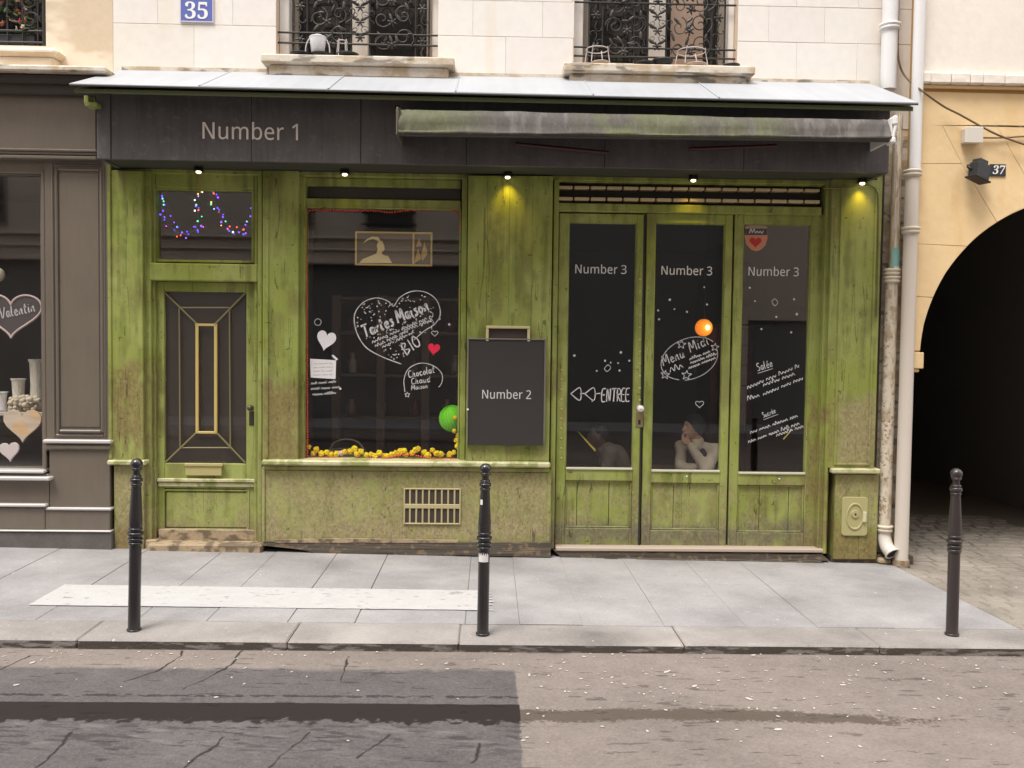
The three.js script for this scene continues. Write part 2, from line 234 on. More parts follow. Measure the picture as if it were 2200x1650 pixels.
const ROAD = matOf(metreMaps(-4, 1.9, 8, 4, 256, (x, z) => {
  const f = vn(x * 170, z * 170), g = vn(x * 85 + 5, z * 80), m = fbm(x * 1.4, z * 1.7, 4), s = fbm(x * 11, z * 12, 4), r2 = fbm(x * 30, z * 28, 3);
  let k = 1 + 0.35 * (m - 0.5) + 0.22 * (f - 0.5) + 0.16 * (g - 0.5) + 0.22 * (s - 0.5), c = [0.195 * k, 0.162 * k, 0.143 * k], rough = 0.85, h = 0.5 + 0.6 * (f - 0.5) + 0.3 * (s - 0.5);
  const left = x < roadPatch;
  const pe = left ? sst(-0.03, 0.03, z - zPatch0 + 0.07 * (fbm(x * 9, z * 14, 4) - 0.5)) * sst(0, 0.012, roadPatch - x + 0.02 * (fbm(x * 20, z * 16, 3) - 0.5)) : 0; if (pe > 0) { const kk = k + 0.3 * (vn(x * 120 + 3, z * 125) - 0.5) + 0.25 * (fbm(x * 5, z * 9, 4) - 0.5); c = mix3(c, [0.098 * kk, 0.087 * kk, 0.085 * kk], pe); rough = 0.78; }
  
  const wob = 0.012 * (fbm(x * 3, 4, 4) - 0.5) + (z > gutter ? 0.10 : 0.012) * (fbm(x * 11, z * 22, 5) - 0.5), d = (z - gutter + wob);
  if (left) {
    const t = sst(-0.125, -0.118, d + 0.0) * (1 - sst(0.075, 0.11, d + 0.1 * (r2 - 0.5))); c = mix3(c, [0.022, 0.017, 0.0155], t); rough = rough * (1 - t) + 0.72 * t; h = h * (1 - 0.7 * t) + 0.2 * t;
    const below = sst(0.08, 0.16, d) * (1 - sst(0.25, 0.6, d)); const rip = fbm(x * 9 + z * 8, z * 44 - x * 6, 5); c = mix3(c, [0.05, 0.045, 0.044], 0.85 * below * sst(0.55, 0.66, rip)); c = mix3(c, [0.2, 0.18, 0.17], 0.35 * below * sst(0.62, 0.74, fbm(x * 6 + z * 5 + 9, z * 30 - x * 5, 4)));
    const thin = Math.abs(z - gutter + 0.21 + 0.02 * (fbm(x * 6, 2, 3) - 0.5)); if (thin < 0.016 * fbm(x * 34, z * 40, 3) + 0.006 && fbm(x * 26, z * 60, 4) > 0.46) c = c.map((q) => q * 0.45);
  } else {
    const band = Math.exp(-(((z - gutter - 0.01 + 0.03 * Math.sin(x * 2.3)) / 0.085) ** 2)) * (0.42 + 0.6 * sst(2.6, 0.6, x) + 0.3 * (fbm(x * 2, 3, 3) - 0.5)); const t = sst(0.42, 0.62, band * 0.8 + 0.55 * (fbm(x * 10, z * 26, 5) - 0.35) + 0.3 * (vn(x * 95, z * 120) - 0.5)); c = mix3(c, [0.075, 0.058, 0.043], 0.85 * t); h -= 0.2 * t;
  }
  if (fbm(x * 8 + 20, z * 40, 4) > 0.735) c = c.map((q) => q * 0.6);
  for (const l of crackLines) for (let i = 0; i + 1 < l.length; i++) { const e = seg(x + 0.05 * (fbm(x * 9, z * 9, 3) - 0.5), z + 0.02 * (fbm(x * 26, z * 26, 2) - 0.5), l[i], l[i + 1]); const w0 = 0.0075 * fbm(x * 14 + 3, z * 14, 3); if (e < w0) { c = [0.03, 0.026, 0.023]; h = 0; } else if (e < w0 * 2) c = c.map((q) => q * 0.7); }
  return [...c, h, rough];
}, THREE.MirroredRepeatWrapping, true), 0.004, 1, { useRough: true, specularIntensity: 0.35 });
function sheet(x0, x1, z0, z1, y, nx = 1) { const g = new THREE.PlaneGeometry(x1 - x0, z1 - z0, nx, 1); g.rotateX(-Math.PI / 2); g.translate((x0 + x1) / 2, y, (z0 + z1) / 2); const p = g.attributes.position, u = g.attributes.uv; for (let i = 0; i < p.count; i++) u.setXY(i, p.getX(i), p.getZ(i)); return tilt(g); }
const zKerbIn = onGround(1000, 1340, 0)[1], zKerb = onGround(1000, 1381, 0)[1], yRoad = -0.052;
struct('road', sheet(-40, 40, zKerb - 0.1, 10.4, yRoad), ROAD);
struct('ground', sheet(-120, 120, -120, 120, -1.1), plain(0.2, 0.18, 0.16, 0.95));
struct('far_pavement', tilt(cbox(-40, 40, -0.3, 0.05, 10.4, 12.5, 0.01)), GRANITE);

// pavement slabs, each one its own piece on a bed
const strips = (y1, z0, z1) => { const l = []; for (let x = -14; x < 14; x += 0.5) for (let k = 0; k < 4; k++) l.push(cbox(x, x + 0.501, -0.5, y1, z0 + (z1 - z0) * k / 4, z0 + (z1 - z0) * (k + 1) / 4 + 0.001, 0.0003)); return tilt(merge(l)); };
const pavement = struct('pavement', strips(-0.012, -0.3, zKerb - 0.06), JOINT);
{
  const xs = [-9, -7.6, -6.2, -5.2, -4.3, -3.55];
  for (const px of [250, 430, 556, 700, 818, 1010]) xs.push(onGround(px, 1222, 0)[0]);
  xs.push(onGround(1112, 1300, 0)[0], onGround(1238, 1300, 0)[0], onGround(1400, 1300, 0)[0], onGround(1560, 1300, 0)[0], onGround(1700, 1300, 0)[0], onGround(1850, 1300, 0)[0]);
  const xe = onGround(2090, 1300, 0)[0]; xs.push(xe);
  for (let i = 0; i + 1 < xs.length; i++) {
    const g = i > 10 ? 0.0006 : 0.0019, dy = rr(-0.0025, 0.0015);
    if (xs[i] > 0 && i % 2 && i > 11) { const zm = 0.62 + rr(0, 0.5); part(pavement, 'paving_slab', tilt(cbox(xs[i] + g, xs[i + 1] - g, -0.06, dy, -0.12, zm - g, 0.001)), GRANITE); part(pavement, 'paving_slab', tilt(cbox(xs[i] + g, xs[i + 1] - g, -0.06, dy - 0.001, zm + g, zKerbIn - 0.004, 0.001)), GRANITE); }
    else part(pavement, 'paving_slab', tilt(cbox(xs[i] + g, xs[i + 1] - g, -0.06, dy, -0.12, zKerbIn - 0.004, i > 10 ? 0.0008 : 0.0025)), GRANITE);
  }
  // setts in front of the carriage passage
  let z = -0.14; for (let r = 0; z < zKerbIn - 0.02; r++) { const d = 0.135 + rr(-0.01, 0.01); let x = xe + 0.006 - (r % 2) * 0.0; let first = true; while (x < 5.6) { let w = rr(0.14, 0.21); if (first && r % 2) w *= 0.6; first = false; part(pavement, 'sett', tilt(cbox(x, x + w - 0.012, -0.05, rr(-0.008, 0.002), z, Math.min(z + d - 0.012, zKerbIn - 0.006), 0.012)), SETT); x += w; } z += d; }
}
// kerb stones
const kerb = struct('kerb', strips(-0.03, zKerbIn + 0.004, zKerb - 0.012), JOINT);
{
  const ks = [-11, -9.4, -7.9, -6.3, -4.7]; for (const [px, py] of [[160, 1378], [612, 1385], [985, 1388], [1476, 1393], [1900, 1395]]) ks.push(onGround(px, py, 0)[0]); ks.push(4.35, 5.8, 7.2, 8.6);
  for (let i = 0; i + 1 < ks.length; i++) part(kerb, 'kerb_stone', tilt(cbox(ks[i] + 0.002, ks[i + 1] - 0.002, -0.3, rr(-0.003, 0.002), zKerbIn, zKerb + rr(-0.006, 0.004), 0.008)), KERB);
}
{ // white painted strip on the pavement, chipped at its right end
  const z0 = onGround(500, 1262, 0)[1], z1 = onGround(500, 1306, 0)[1], xl = onGround(62, 1300, 0)[0], xr = onGround(1052, 1290, 0)[0], sh = new THREE.Shape();
  const P = [[xl, z1], [xl + 0.01, z0]]; for (let i = 1; i < 40; i++) P.push([xl + (xr - xl) * i / 40, z0 + rr(-0.004, 0.004)]);
  for (let i = 0; i <= 14; i++) P.push([xr + (i % 2 ? rr(-0.04, 0.0) : rr(0.0, 0.045)), z0 + (z1 - z0) * i / 14]);
  for (let i = 39; i > 0; i--) P.push([xl + (xr - xl) * i / 40, z1 + rr(-0.004, 0.004)]);
  P.forEach(([x, z], i) => i ? sh.lineTo(x, -z) : sh.moveTo(x, -z));
  const g = new THREE.ShapeGeometry(sh, 5); g.rotateX(-Math.PI / 2); g.translate(0, 0.0042, 0); tilt(g);
  const m = struct('pavement_marking', g, matOf(metreMaps(-4, 0, 4, 2, 200, (x, y) => { const a = fbm(x * 5, y * 6, 4), b = vn(x * 120, y * 120), w = fbm(x * 17 + 4, y * 30, 4), k = 0.94 + 0.22 * (a - 0.5) + 0.1 * (b - 0.5); return [...mix3([0.485 * k, 0.47 * k, 0.455 * k], [0.29, 0.27, 0.26], 0.75 * sst(0.68, 0.76, w) + 0.2 * sst(0.5, 0.7, a)), b]; }), 0.001, 0.75));
}
{ // pale petals and scraps of paper blown over the road
  const g = []; for (let i = 0; i < 430; i++) { const px = rr(0, 2250), py = i < 330 ? 1400 + Math.pow(rnd(), 1.6) * 130 : rr(1400, 1640); if (px < 1118 && (py > 1440 ? rnd() < 0.9 : rnd() < 0.55)) continue; const [x, z] = onGround(px, py, yRoad); const s = i % 29 ? rr(0.003, 0.009) : rr(0.011, 0.016), a = rr(0, 6.28), P = [], n = 6; for (let k = 0; k < n; k++) { const t = k / n * 6.283, r = s * rr(0.7, 1.1), u = Math.cos(t) * r * 1.5, v = Math.sin(t) * r * 0.8; P.push(V3(x + u * Math.cos(a) - v * Math.sin(a), yRoad + gy(x, z) + 0.002, z + u * Math.sin(a) + v * Math.cos(a))); } g.push(slab(P, V3(0, 0.0025, 0))); }
  const m = single('road_litter', merge(g), plain(0.48, 0.43, 0.385, 0.8), 'pale petals and paper scraps scattered over the asphalt', 'litter'); m.userData.kind = 'stuff';
}

// ================================================================ stroke lettering and flat shapes
const STROKES = { // letters as pen strokes, x-height 0.55, capitals 1
  T: [0.62, [[0, 0.98], [0.62, 1]], [[0.34, 1], [0.3, 0]]], M: [0.75, [[0, 0], [0.1, 0.98], [0.34, 0.3], [0.6, 1], [0.7, 0]]], B: [0.55, [[0.05, 0], [0.08, 1], [0.42, 0.85], [0.1, 0.52], [0.5, 0.28], [0.05, 0]]], I: [0.2, [[0.1, 0], [0.1, 1]]],
  O: [0.6, [[0.3, 1], [0.05, 0.6], [0.12, 0.1], [0.4, 0.02], [0.55, 0.5], [0.3, 1]]], E: [0.45, [[0.42, 1], [0.05, 0.98], [0.05, 0], [0.45, 0.02]], [[0.05, 0.52], [0.36, 0.52]]], N: [0.55, [[0.05, 0], [0.07, 1], [0.46, 0.03], [0.5, 1]]], R: [0.5, [[0.05, 0], [0.07, 1], [0.42, 0.88], [0.38, 0.58], [0.08, 0.5], [0.48, 0]]],
  C: [0.5, [[0.48, 0.9], [0.2, 0.98], [0.03, 0.5], [0.2, 0.02], [0.48, 0.14]]], S: [0.48, [[0.45, 0.9], [0.15, 0.98], [0.08, 0.7], [0.4, 0.4], [0.36, 0.08], [0.03, 0.08]]], V: [0.55, [[0, 1], [0.22, 0], [0.55, 1]]],
  a: [0.45, [[0.4, 0.5], [0.12, 0.52], [0.04, 0.2], [0.2, 0], [0.4, 0.5], [0.4, 0.06], [0.48, 0]]], r: [0.34, [[0.05, 0], [0.08, 0.52], [0.07, 0.3], [0.34, 0.52]]], t: [0.34, [[0.16, 0.9], [0.13, 0.08], [0.3, 0]], [[0, 0.6], [0.32, 0.62]]], e: [0.42, [[0.04, 0.28], [0.38, 0.34], [0.22, 0.54], [0.04, 0.28], [0.2, 0], [0.42, 0.1]]],
  s: [0.36, [[0.34, 0.5], [0.1, 0.5], [0.3, 0.2], [0.2, 0], [0, 0.06]]], i: [0.2, [[0.08, 0.52], [0.08, 0.06], [0.18, 0]], [[0.09, 0.74], [0.1, 0.78]]], o: [0.42, [[0.2, 0.54], [0.03, 0.25], [0.2, 0], [0.38, 0.28], [0.2, 0.54]]], n: [0.46, [[0.04, 0], [0.06, 0.54], [0.05, 0.3], [0.3, 0.54], [0.36, 0.06], [0.46, 0]]],
  h: [0.46, [[0.05, 0], [0.08, 1], [0.06, 0.3], [0.3, 0.54], [0.36, 0.05], [0.46, 0]]], c: [0.4, [[0.36, 0.46], [0.14, 0.52], [0.03, 0.22], [0.18, 0], [0.4, 0.08]]], l: [0.2, [[0.06, 1], [0.06, 0.1], [0.18, 0]]], u: [0.48, [[0.04, 0.52], [0.06, 0.1], [0.22, 0], [0.38, 0.5], [0.38, 0.06], [0.48, 0]]], d: [0.46, [[0.38, 0.45], [0.12, 0.52], [0.04, 0.2], [0.2, 0], [0.38, 0.3], [0.4, 1], [0.4, 0.05], [0.48, 0]]],
};
STROKES['é'] = [0.42, ...STROKES.e.slice(1), [[0.18, 0.68], [0.32, 0.86]]];
function ribbon(pts, w, z, out) { // flat chalk stroke with rounded bend, a hair thick
  const c = pts.length > 2 ? new THREE.CatmullRomCurve3(pts.map((p) => V3(p[0], p[1], 0)), false, 'centripetal').getPoints(pts.length * 4) : pts.map((p) => V3(p[0], p[1], 0));
  const P = [], N = [], U = []; const L = [], R = [];
  for (let i = 0; i < c.length; i++) { const t = c[Math.min(i + 1, c.length - 1)].clone().sub(c[Math.max(i - 1, 0)]).normalize(), k = w * 0.4 * (0.7 + 0.5 * lat(i * 7, (pts[0][0] * 997) | 0)); L.push([c[i].x - t.y * k, c[i].y + t.x * k]); R.push([c[i].x + t.y * k, c[i].y - t.x * k]); }
  for (let i = 0; i + 1 < c.length; i++) for (const t of [[L[i], R[i], R[i + 1]], [L[i], R[i + 1], L[i + 1]]]) for (const p of t) { P.push(p[0], p[1], z); N.push(0, 0, 1); U.push(p[0], p[1]); }
  out.push(geom(P, N, U));
}
// writes text from a surveyed start to a surveyed end of its base line
function write(text, a, b, size, w, z, out) {
  const A = at(a[0], a[1], z), B = at(b[0], b[1], z); let total = 0; for (const ch of text) total += ch === ' ' ? 0.35 : STROKES[ch][0] + 0.14;
  const L = Math.hypot(B[0] - A[0], B[1] - A[1]), ux = (B[0] - A[0]) / L, uy = (B[1] - A[1]) / L, k = L / total, H = size / 265; let x = 0;
  for (const ch of text) { if (ch !== ' ') for (const s of STROKES[ch].slice(1)) ribbon(s.map(([p, q]) => { const sx = (x + p + q * 0.12) * k, sy = q * H; return [A[0] + ux * sx - uy * sy, A[1] + uy * sx + ux * sy]; }), w / 265, z, out); x += ch === ' ' ? 0.35 : STROKES[ch][0] + 0.14; }
}
function scribble(a, b, size, w, z, out) { // a line of handwriting too small to read
  const A = at(a[0], a[1], z), B = at(b[0], b[1], z), L = Math.hypot(B[0] - A[0], B[1] - A[1]), ux = (B[0] - A[0]) / L, uy = (B[1] - A[1]) / L, H = size / 265; let x = 0;
  while (x < L) { const word = Math.min(L - x, H * rr(2, 5)), p = []; const n = Math.max(3, Math.round(word / H * 2.6)); for (let i = 0; i <= n; i++) { const s = x + word * i / n, q = (i % 2 ? rr(0.45, 0.65) : rr(-0.05, 0.1)) * H * (rnd() < 0.15 ? 1.7 : 1); p.push([A[0] + ux * s - uy * q, A[1] + uy * s + ux * q]); } ribbon(p, w / 265, z, out); x += word + H * 0.6; }
}
function outline(pts, w, z, out) { ribbon(pts.map(([a, b]) => at(a, b, z)), w / 265, z, out); }
function heartPts(n = 26) { const p = []; for (let i = 0; i < n; i++) { const t = i / n * 6.2832; p.push([16 * Math.sin(t) ** 3 / 16, (13 * Math.cos(t) - 5 * Math.cos(2 * t) - 2 * Math.cos(3 * t) - Math.cos(4 * t)) / 16]); } return p; }
function heartSolid(cx, cy, w, h, z, turn, thick, bevel = 0) {
  const s = new THREE.Shape(heartPts().map(([x, y]) => new THREE.Vector2(x * w / 2, (y + 0.15) * h / 1.85))); const g = new THREE.ExtrudeGeometry(s, { depth: thick, bevelEnabled: bevel > 0, bevelSize: bevel, bevelThickness: bevel, bevelSegments: 2, curveSegments: 1 });
  g.rotateZ(turn); g.translate(cx, cy, z); return g;
}
function disc(cx, cy, r, z, n = 8) { const g = new THREE.CircleGeometry(r, n); g.translate(cx, cy, z); return g; }
function starPts(cx, cy, r, turn) { const p = []; for (let i = 0; i <= 10; i++) { const t = turn + i * Math.PI / 5, q = i % 2 ? r * 0.45 : r; p.push([cx + Math.sin(t) * q, cy - Math.cos(t) * q]); } return p; }
function ellipsePts(cx, cy, rx, ry, turn, a0, a1, n = 24) { const p = []; for (let i = 0; i <= n; i++) { const t = a0 + (a1 - a0) * i / n, x = Math.cos(t) * rx, y = Math.sin(t) * ry; p.push([cx + x * Math.cos(turn) - y * Math.sin(turn), cy + x * Math.sin(turn) + y * Math.cos(turn)]); } return p; }

// ================================================================ BUILDING ABOVE THE SHOP (number 35)
const ZW = -0.2;
const [xL35] = at(243, 80, ZW), [xR35] = at(1962, 80, ZW);
const yWall0 = 3.15, yWall1 = 7.4;
const winA = prect(594, -900, 945, 119, ZW), winB = prect(1240, -900, 1595, 137, ZW); winA[3] = winB[3] = 5.9;
const house = thing('cream_building', 'cream painted stone building above the green shopfront', 'building', [0, yWall0, ZW]);
{
  const s = new THREE.Shape([[xL35, yWall0], [xR35, yWall0], [xR35, yWall1], [xL35, yWall1]].map((p) => new THREE.Vector2(...p)));
  for (const w of [winA, winB]) s.holes.push(new THREE.Path([[w[0], w[2]], [w[0], w[3]], [w[1], w[3]], [w[1], w[2]]].map((p) => new THREE.Vector2(...p))));
  const g = new THREE.ExtrudeGeometry(s, { depth: 0.33, bevelEnabled: false }); g.translate(0, 0, ZW - 0.335); part(house, 'wall', g, CREAMJOINT);
  const rows = (xa, xb, yb, off) => { // stone courses with a fine joint between the blocks
    let y = yb, r = 0; const edges = [yb]; let e = off; while (e < yWall1) { edges.push(e); e += 0.285; } edges.push(yWall1);
    for (let i = 0; i + 1 < edges.length; i++) { const y0 = edges[i], y1 = edges[i + 1]; if (y1 - y0 < 0.02) continue; const n = Math.max(2, Math.round((xb - xa) / 0.52)), sh = i % 2 ? 0.5 : 0; let x = xa; for (let k = 0; k <= n; k++) { let x2 = k === n ? xb : xa + (xb - xa) * Math.min(1, (k + 1 - sh + rr(-0.05, 0.05)) / n); if (x2 - x < 0.03) continue; part(house, 'stone_block', cbox(x + 0.0007, x2 - 0.0007, y0 + 0.0018, y1 - 0.0018, ZW - 0.02, ZW + rr(0, 0.0012), 0.0018), CREAMS[Math.floor(rnd() * 4)]); x = x2; } }
  };
  const rB = at(1090, 79, ZW)[1], rL = at(420, 53, ZW)[1], rR = at(1745, 92, ZW)[1], y0 = yWall0 + 0.35;
  rows(xL35, winA[0], y0, rL); rows(winA[1], winB[0], y0, rB); rows(winB[1], xR35 - 0.002, y0, rR);
  for (const [w, mu, sill, wi] of [[winA, [757, 791], [560, 119, 976, 168, 141], 0], [winB, [1393, 1432], [1212, 138, 1623, 184, 160], 1]]) {
    // stone sill in three steps, dirt under its lip
    const [a, b, c, d, m] = sill; const f1 = prect(a, b, c, m, -0.02); const sl = part(house, 'sill', merge([cbox(f1[0], f1[1], f1[2] + 0.012, f1[3], ZW - 0.3, -0.015, 0.01), cbox(f1[0] + 0.05, f1[1] - 0.05, f1[2] - 0.085, f1[2] + 0.02, ZW - 0.05, -0.06, 0.02), cbox(f1[0] + 0.02, f1[1] - 0.02, f1[2] - 0.11, f1[2] - 0.09, ZW - 0.05, -0.045, 0.006)]), STONE);
    const wm = part(house, 'window', merge(frameBoxes(w[0] + 0.085, w[1] - 0.055, w[2], w[3], 0.05, ZW - 0.27, ZW - 0.2)), plain(0.30, 0.25, 0.2, 0.6));
    part(wm, 'reveal', cbox(w[0] + 0.002, w[0] + 0.083, w[2], w[3], ZW - 0.28, ZW - 0.1, 0.006), CREAM); part(wm, 'reveal', cbox(w[1] - 0.053, w[1] - 0.002, w[2], w[3], ZW - 0.28, ZW - 0.1, 0.006), CREAM);
    const m0 = prect(mu[0], 0, mu[1], 100, ZW - 0.19); part(wm, 'mullion', cbox(m0[0], m0[1], w[2] + 0.01, w[3], ZW - 0.26, ZW - 0.185, 0.008), PALE);
    part(wm, 'pane', cbox(w[0] + 0.13, m0[0], w[2] + 0.05, w[3] - 0.05, ZW - 0.25, ZW - 0.24, 0.001), plain(0.02, 0.018, 0.016, 0.05));
    part(wm, 'pane', cbox(m0[1], w[1] - 0.1, w[2] + 0.05, w[3] - 0.05, ZW - 0.25, ZW - 0.24, 0.001), plain(0.02, 0.018, 0.016, 0.05));
    if (wi) { const q = prect(1440, 40, 1510, 150, ZW - 0.235); part(wm, 'curtain', cbox(q[0], q[1], w[2] + 0.05, w[3] - 0.1, ZW - 0.238, ZW - 0.232, 0.002), plain(0.4, 0.28, 0.21, 0.9)); }
  }
  // lead flashing where the shop roof meets the wall
  const fa = at(262, 150, -0.19), fb = at(1868, 181, -0.19); part(house, 'flashing', slab([V3(fa[0], fa[1] - 0.02, -0.197), V3(fb[0], fb[1] - 0.02, -0.197), V3(fb[0], fb[1] + 0.028, -0.197), V3(fa[0], fa[1] + 0.028, -0.197)], V3(0, 0, 0.014)), matOf({ map: STONE.map, bump: STONE.bumpMap }, 0.006, 0.9));
  // inner storey behind the windows
  part(house, 'back_wall', cbox(xL35 + 0.02, xR35 - 0.02, yWall0 + 0.2, yWall1, -4.5, -4.4, 0.01), CREAM);
  part(house, 'parapet', cbox(xL35 - 0.05, xR35 + 0.05, yWall1, yWall1 + 0.3, ZW - 0.6, ZW + 0.1, 0.02), STONE);
}
// iron grilles: bars, scrolls and rosettes
const spiralGeo = (() => { const p = []; for (let i = 0; i <= 26; i++) { const t = i / 26, a = t * 8.2, r = 0.078 * (1 - 0.86 * t); p.push(V3(Math.cos(a) * r, Math.sin(a) * r, 0)); } return tube(p, 0.0055, 34, 5); })();
const curlGeo = tube([V3(0, 0, 0), V3(0.03, 0.05, 0), V3(0.015, 0.1, 0), V3(-0.02, 0.09, 0), V3(-0.012, 0.07, 0)], 0.0048, 14, 5);
const rosetteGeo = (() => { const l = [new THREE.SphereGeometry(0.016, 8, 6)]; for (let i = 0; i < 6; i++) { const s = new THREE.SphereGeometry(0.014, 6, 5); s.scale(1.5, 0.6, 0.5); s.translate(0.024, 0, 0); s.rotateZ(i * 1.047); l.push(s); } return merge(l); })();
const leafGeo = (() => { const s = new THREE.SphereGeometry(0.03, 6, 5); s.scale(1.3, 0.42, 0.3); s.translate(0.03, 0, 0); return s; })();
const IRON2 = plain(0.055, 0.048, 0.04, 0.4);
function grille(w, px0, px1, yBars, mu, label) {
  const z = ZW - 0.06, g = thing('iron_grille', label, 'grille', [(w[0] + w[1]) / 2, w[2], z], 'ornate iron grilles on the upper windows');
  const x0 = at(px0, 50, z)[0], x1 = at(px1, 50, z)[0], yb = w[2] + 0.02, yt = w[3] - 0.05, cx = at((mu[0] + mu[1]) / 2, 50, z)[0];
  for (const py of yBars) { const y = at(1100, py, z)[1]; part(g, 'rail', bar(V3(w[0] - 0.01, y, z), V3(w[1] + 0.01, y, z), 0.008), IRON); }
  for (const y of [at(1100, yBars[0], z)[1] + 0.36, at(1100, yBars[0], z)[1] + 0.75]) part(g, 'rail', bar(V3(w[0], y, z), V3(w[1], y, z), 0.008), IRON);
  for (const x of [x0 + 0.03, x0 + 0.14, x1 - 0.14, x1 - 0.03, cx - 0.075, cx + 0.075, cx - 0.19]) part(g, 'bar', bar(V3(x, yb - 0.02, z - 0.012), V3(x, yt, z - 0.012), 0.0075), IRON);
  const put = (geo, name, x, y, rot, sx, sy) => { const m = shadows(new THREE.Mesh(geo, rnd() < 0.5 ? IRON : IRON2)); m.name = name; m.position.set(x - g.position.x, y - g.position.y, rr(-0.008, 0.012)); m.rotation.z = rot; m.scale.set(sx, sy, 1); g.add(m); basis.set(m, V3(0, 0, 0)); };
  for (const side of [-1, 1]) {
    const a = side < 0 ? x0 + 0.15 : cx + 0.09, b = side < 0 ? cx - 0.09 : x1 - 0.15, mx = (a + b) / 2, hw = (b - a) / 2;
    for (let y = yb + 0.06; y < yb + 0.75; y += 0.175) {
      for (const s of [-1, 1]) { put(spiralGeo, 'scroll', mx + s * hw * 0.5, y + 0.06 + (s > 0 ? 0.03 : 0), rr(0, 6.28), s * rr(0.85, 1.15), rr(0.85, 1.15)); put(curlGeo, 'curl', mx + s * hw * 0.85, y + 0.02, s * rr(-0.6, 1.2), s, rr(0.9, 1.3)); put(leafGeo, 'leaf', mx + s * hw * 0.15, y + 0.1, rr(0, 6.28), 1, 1); put(leafGeo, 'leaf', mx + s * hw * 0.72, y + 0.13, rr(0, 6.28), 1, 1); }
      put(rosetteGeo, 'rosette', mx + rr(-0.02, 0.02), y + 0.03, rr(0, 1), 1, 1);
    }
  }
  for (let y = yb + 0.14; y < yb + 0.75; y += 0.12) { put(rosetteGeo, 'rosette', cx, y, 0, 0.9, 0.9); for (const s of [-1, 1]) { put(spiralGeo, 'scroll', cx + s * 0.038, y + 0.055, s > 0 ? 0.6 : 2.5, s * 0.42, 0.5); put(leafGeo, 'leaf', cx + s * 0.02, y + 0.02, s > 0 ? 0.6 : 2.54, 1, 1); } }
  for (const s of [x0 + 0.085, x1 - 0.085]) for (let y = yb + 0.12; y < yb + 0.75; y += 0.26) { put(rosetteGeo, 'rosette', s, y, 0, 1, 1); put(curlGeo, 'curl', s - 0.01, y + 0.05, 0.3, 1, 0.8); put(curlGeo, 'curl', s + 0.01, y - 0.05, 3.4, 1, 0.8); }
}
grille(winA, 622, 930, [80, 102], [757, 791], 'ornate black iron grille on the upper window behind the white bucket');
grille(winB, 1258, 1566, [98, 117], [1393, 1432], 'ornate black iron grille on the window above the glazed doors');
// plates, buckets and pot stands on the two sills
{
  const zs = -0.1, spots = [[645, 106, 'A'], [690, 117, 'A'], [747, 121, 'A'], [1290, 136, 'B'], [1385, 138, 'B'], [1423, 134, 'C'], [1497, 140, 'B'], [1572, 143, 'B']];
  const names = ['black saucer at the left end of the left window sill', 'black saucer under the white bucket on the left sill', 'flat black saucer beside the mullion on the left sill', 'pale dish at the left end of the right window sill', 'flat black dish left of the mullion on the right sill', 'deep black bowl in front of the right window mullion', 'pale dish under the wire stand on the right sill', 'small black dish at the right end of the right sill'];
  spots.forEach(([px, py, k], i) => {
    const W = py < 125 ? at(700, 121, -0.02) : at(1400, 139, -0.02), f = py < 125 ? prect(560, 119, 976, 141, -0.02)[3] : prect(1212, 138, 1623, 160, -0.02)[3], x = at(px, py, zs)[0], r = [0.08, 0.08, 0.09, 0.07, 0.085, 0.085, 0.08, 0.065][i], h = k === 'C' ? 0.055 : 0.03;
    const g = lathe([[0.001, 0], [r * 0.72, 0], [r, h * 0.8], [r, h], [r * 0.9, h], [r * 0.66, h * 0.3], [0.001, h * 0.25]], 18); g.translate(x, f + 0.001, zs);
    single('saucer', g, i === 3 || i === 6 ? plain(0.5, 0.38, 0.3, 0.7) : BLACK, names[i], 'saucer', 'saucers on the upper window sills');
  });
  const fy = prect(560, 119, 976, 141, -0.02)[3], bx = at(683, 95, -0.1)[0], bucket = thing('white_bucket', 'white metal bucket with wire hoop on the left window sill', 'bucket', [bx, fy + 0.026, zs]);
  const bg = lathe([[0.001, 0], [0.05, 0], [0.066, 0.125], [0.07, 0.128], [0.066, 0.132], [0.06, 0.128], [0.046, 0.01], [0.001, 0.01]], 20); bg.translate(bx, fy + 0.03, zs); part(bucket, 'body', bg, plain(0.82, 0.81, 0.8, 0.35));
  const hoop = []; for (let i = 0; i <= 10; i++) { const t = i / 10 * Math.PI; hoop.push(V3(bx - 0.095 * Math.cos(t), fy + 0.03 + 0.13 * Math.sin(t) + 0.02, zs + 0.01)); } hoop.unshift(V3(bx - 0.095, fy, zs + 0.01)); hoop.push(V3(bx + 0.095, fy, zs + 0.01)); part(bucket, 'hoop', tube(hoop, 0.005, 30, 6), plain(0.6, 0.56, 0.54, 0.4));
  for (const [px, w, lab] of [[1283, 0.11, 'bare wire plant stand at the left of the right sill'], [1485, 0.14, 'bare wire plant stand right of the mullion on the right sill'], [735, 0.05, 'small wire plant stand beside the white bucket']]) {
    const f = px < 1000 ? fy : prect(1212, 138, 1623, 160, -0.02)[3], x = at(px, 120, zs + 0.03)[0], st = thing('wire_plant_stand', lab, 'plant stand', [x, f, zs + 0.03], 'wire plant stands on the upper window sills'), M = plain(0.55, 0.48, 0.45, 0.45);
    const ring = new THREE.TorusGeometry(w * 0.8, 0.004, 5, 20); ring.rotateX(Math.PI / 2); ring.translate(x, f + 0.12, zs + 0.03); part(st, 'ring', ring, M);
    for (let i = 0; i < 4; i++) { const a = i * 1.571 + 0.5, c = Math.cos(a), s = Math.sin(a); part(st, 'leg', tube([V3(x + c * w, f + 0.003, zs + 0.03 + s * w * 0.7), V3(x + c * w * 0.9, f + 0.07, zs + 0.03 + s * w * 0.6), V3(x + c * w * 0.8, f + 0.135, zs + 0.03 + s * w * 0.8)], 0.004, 8, 5), M); }
  }
}
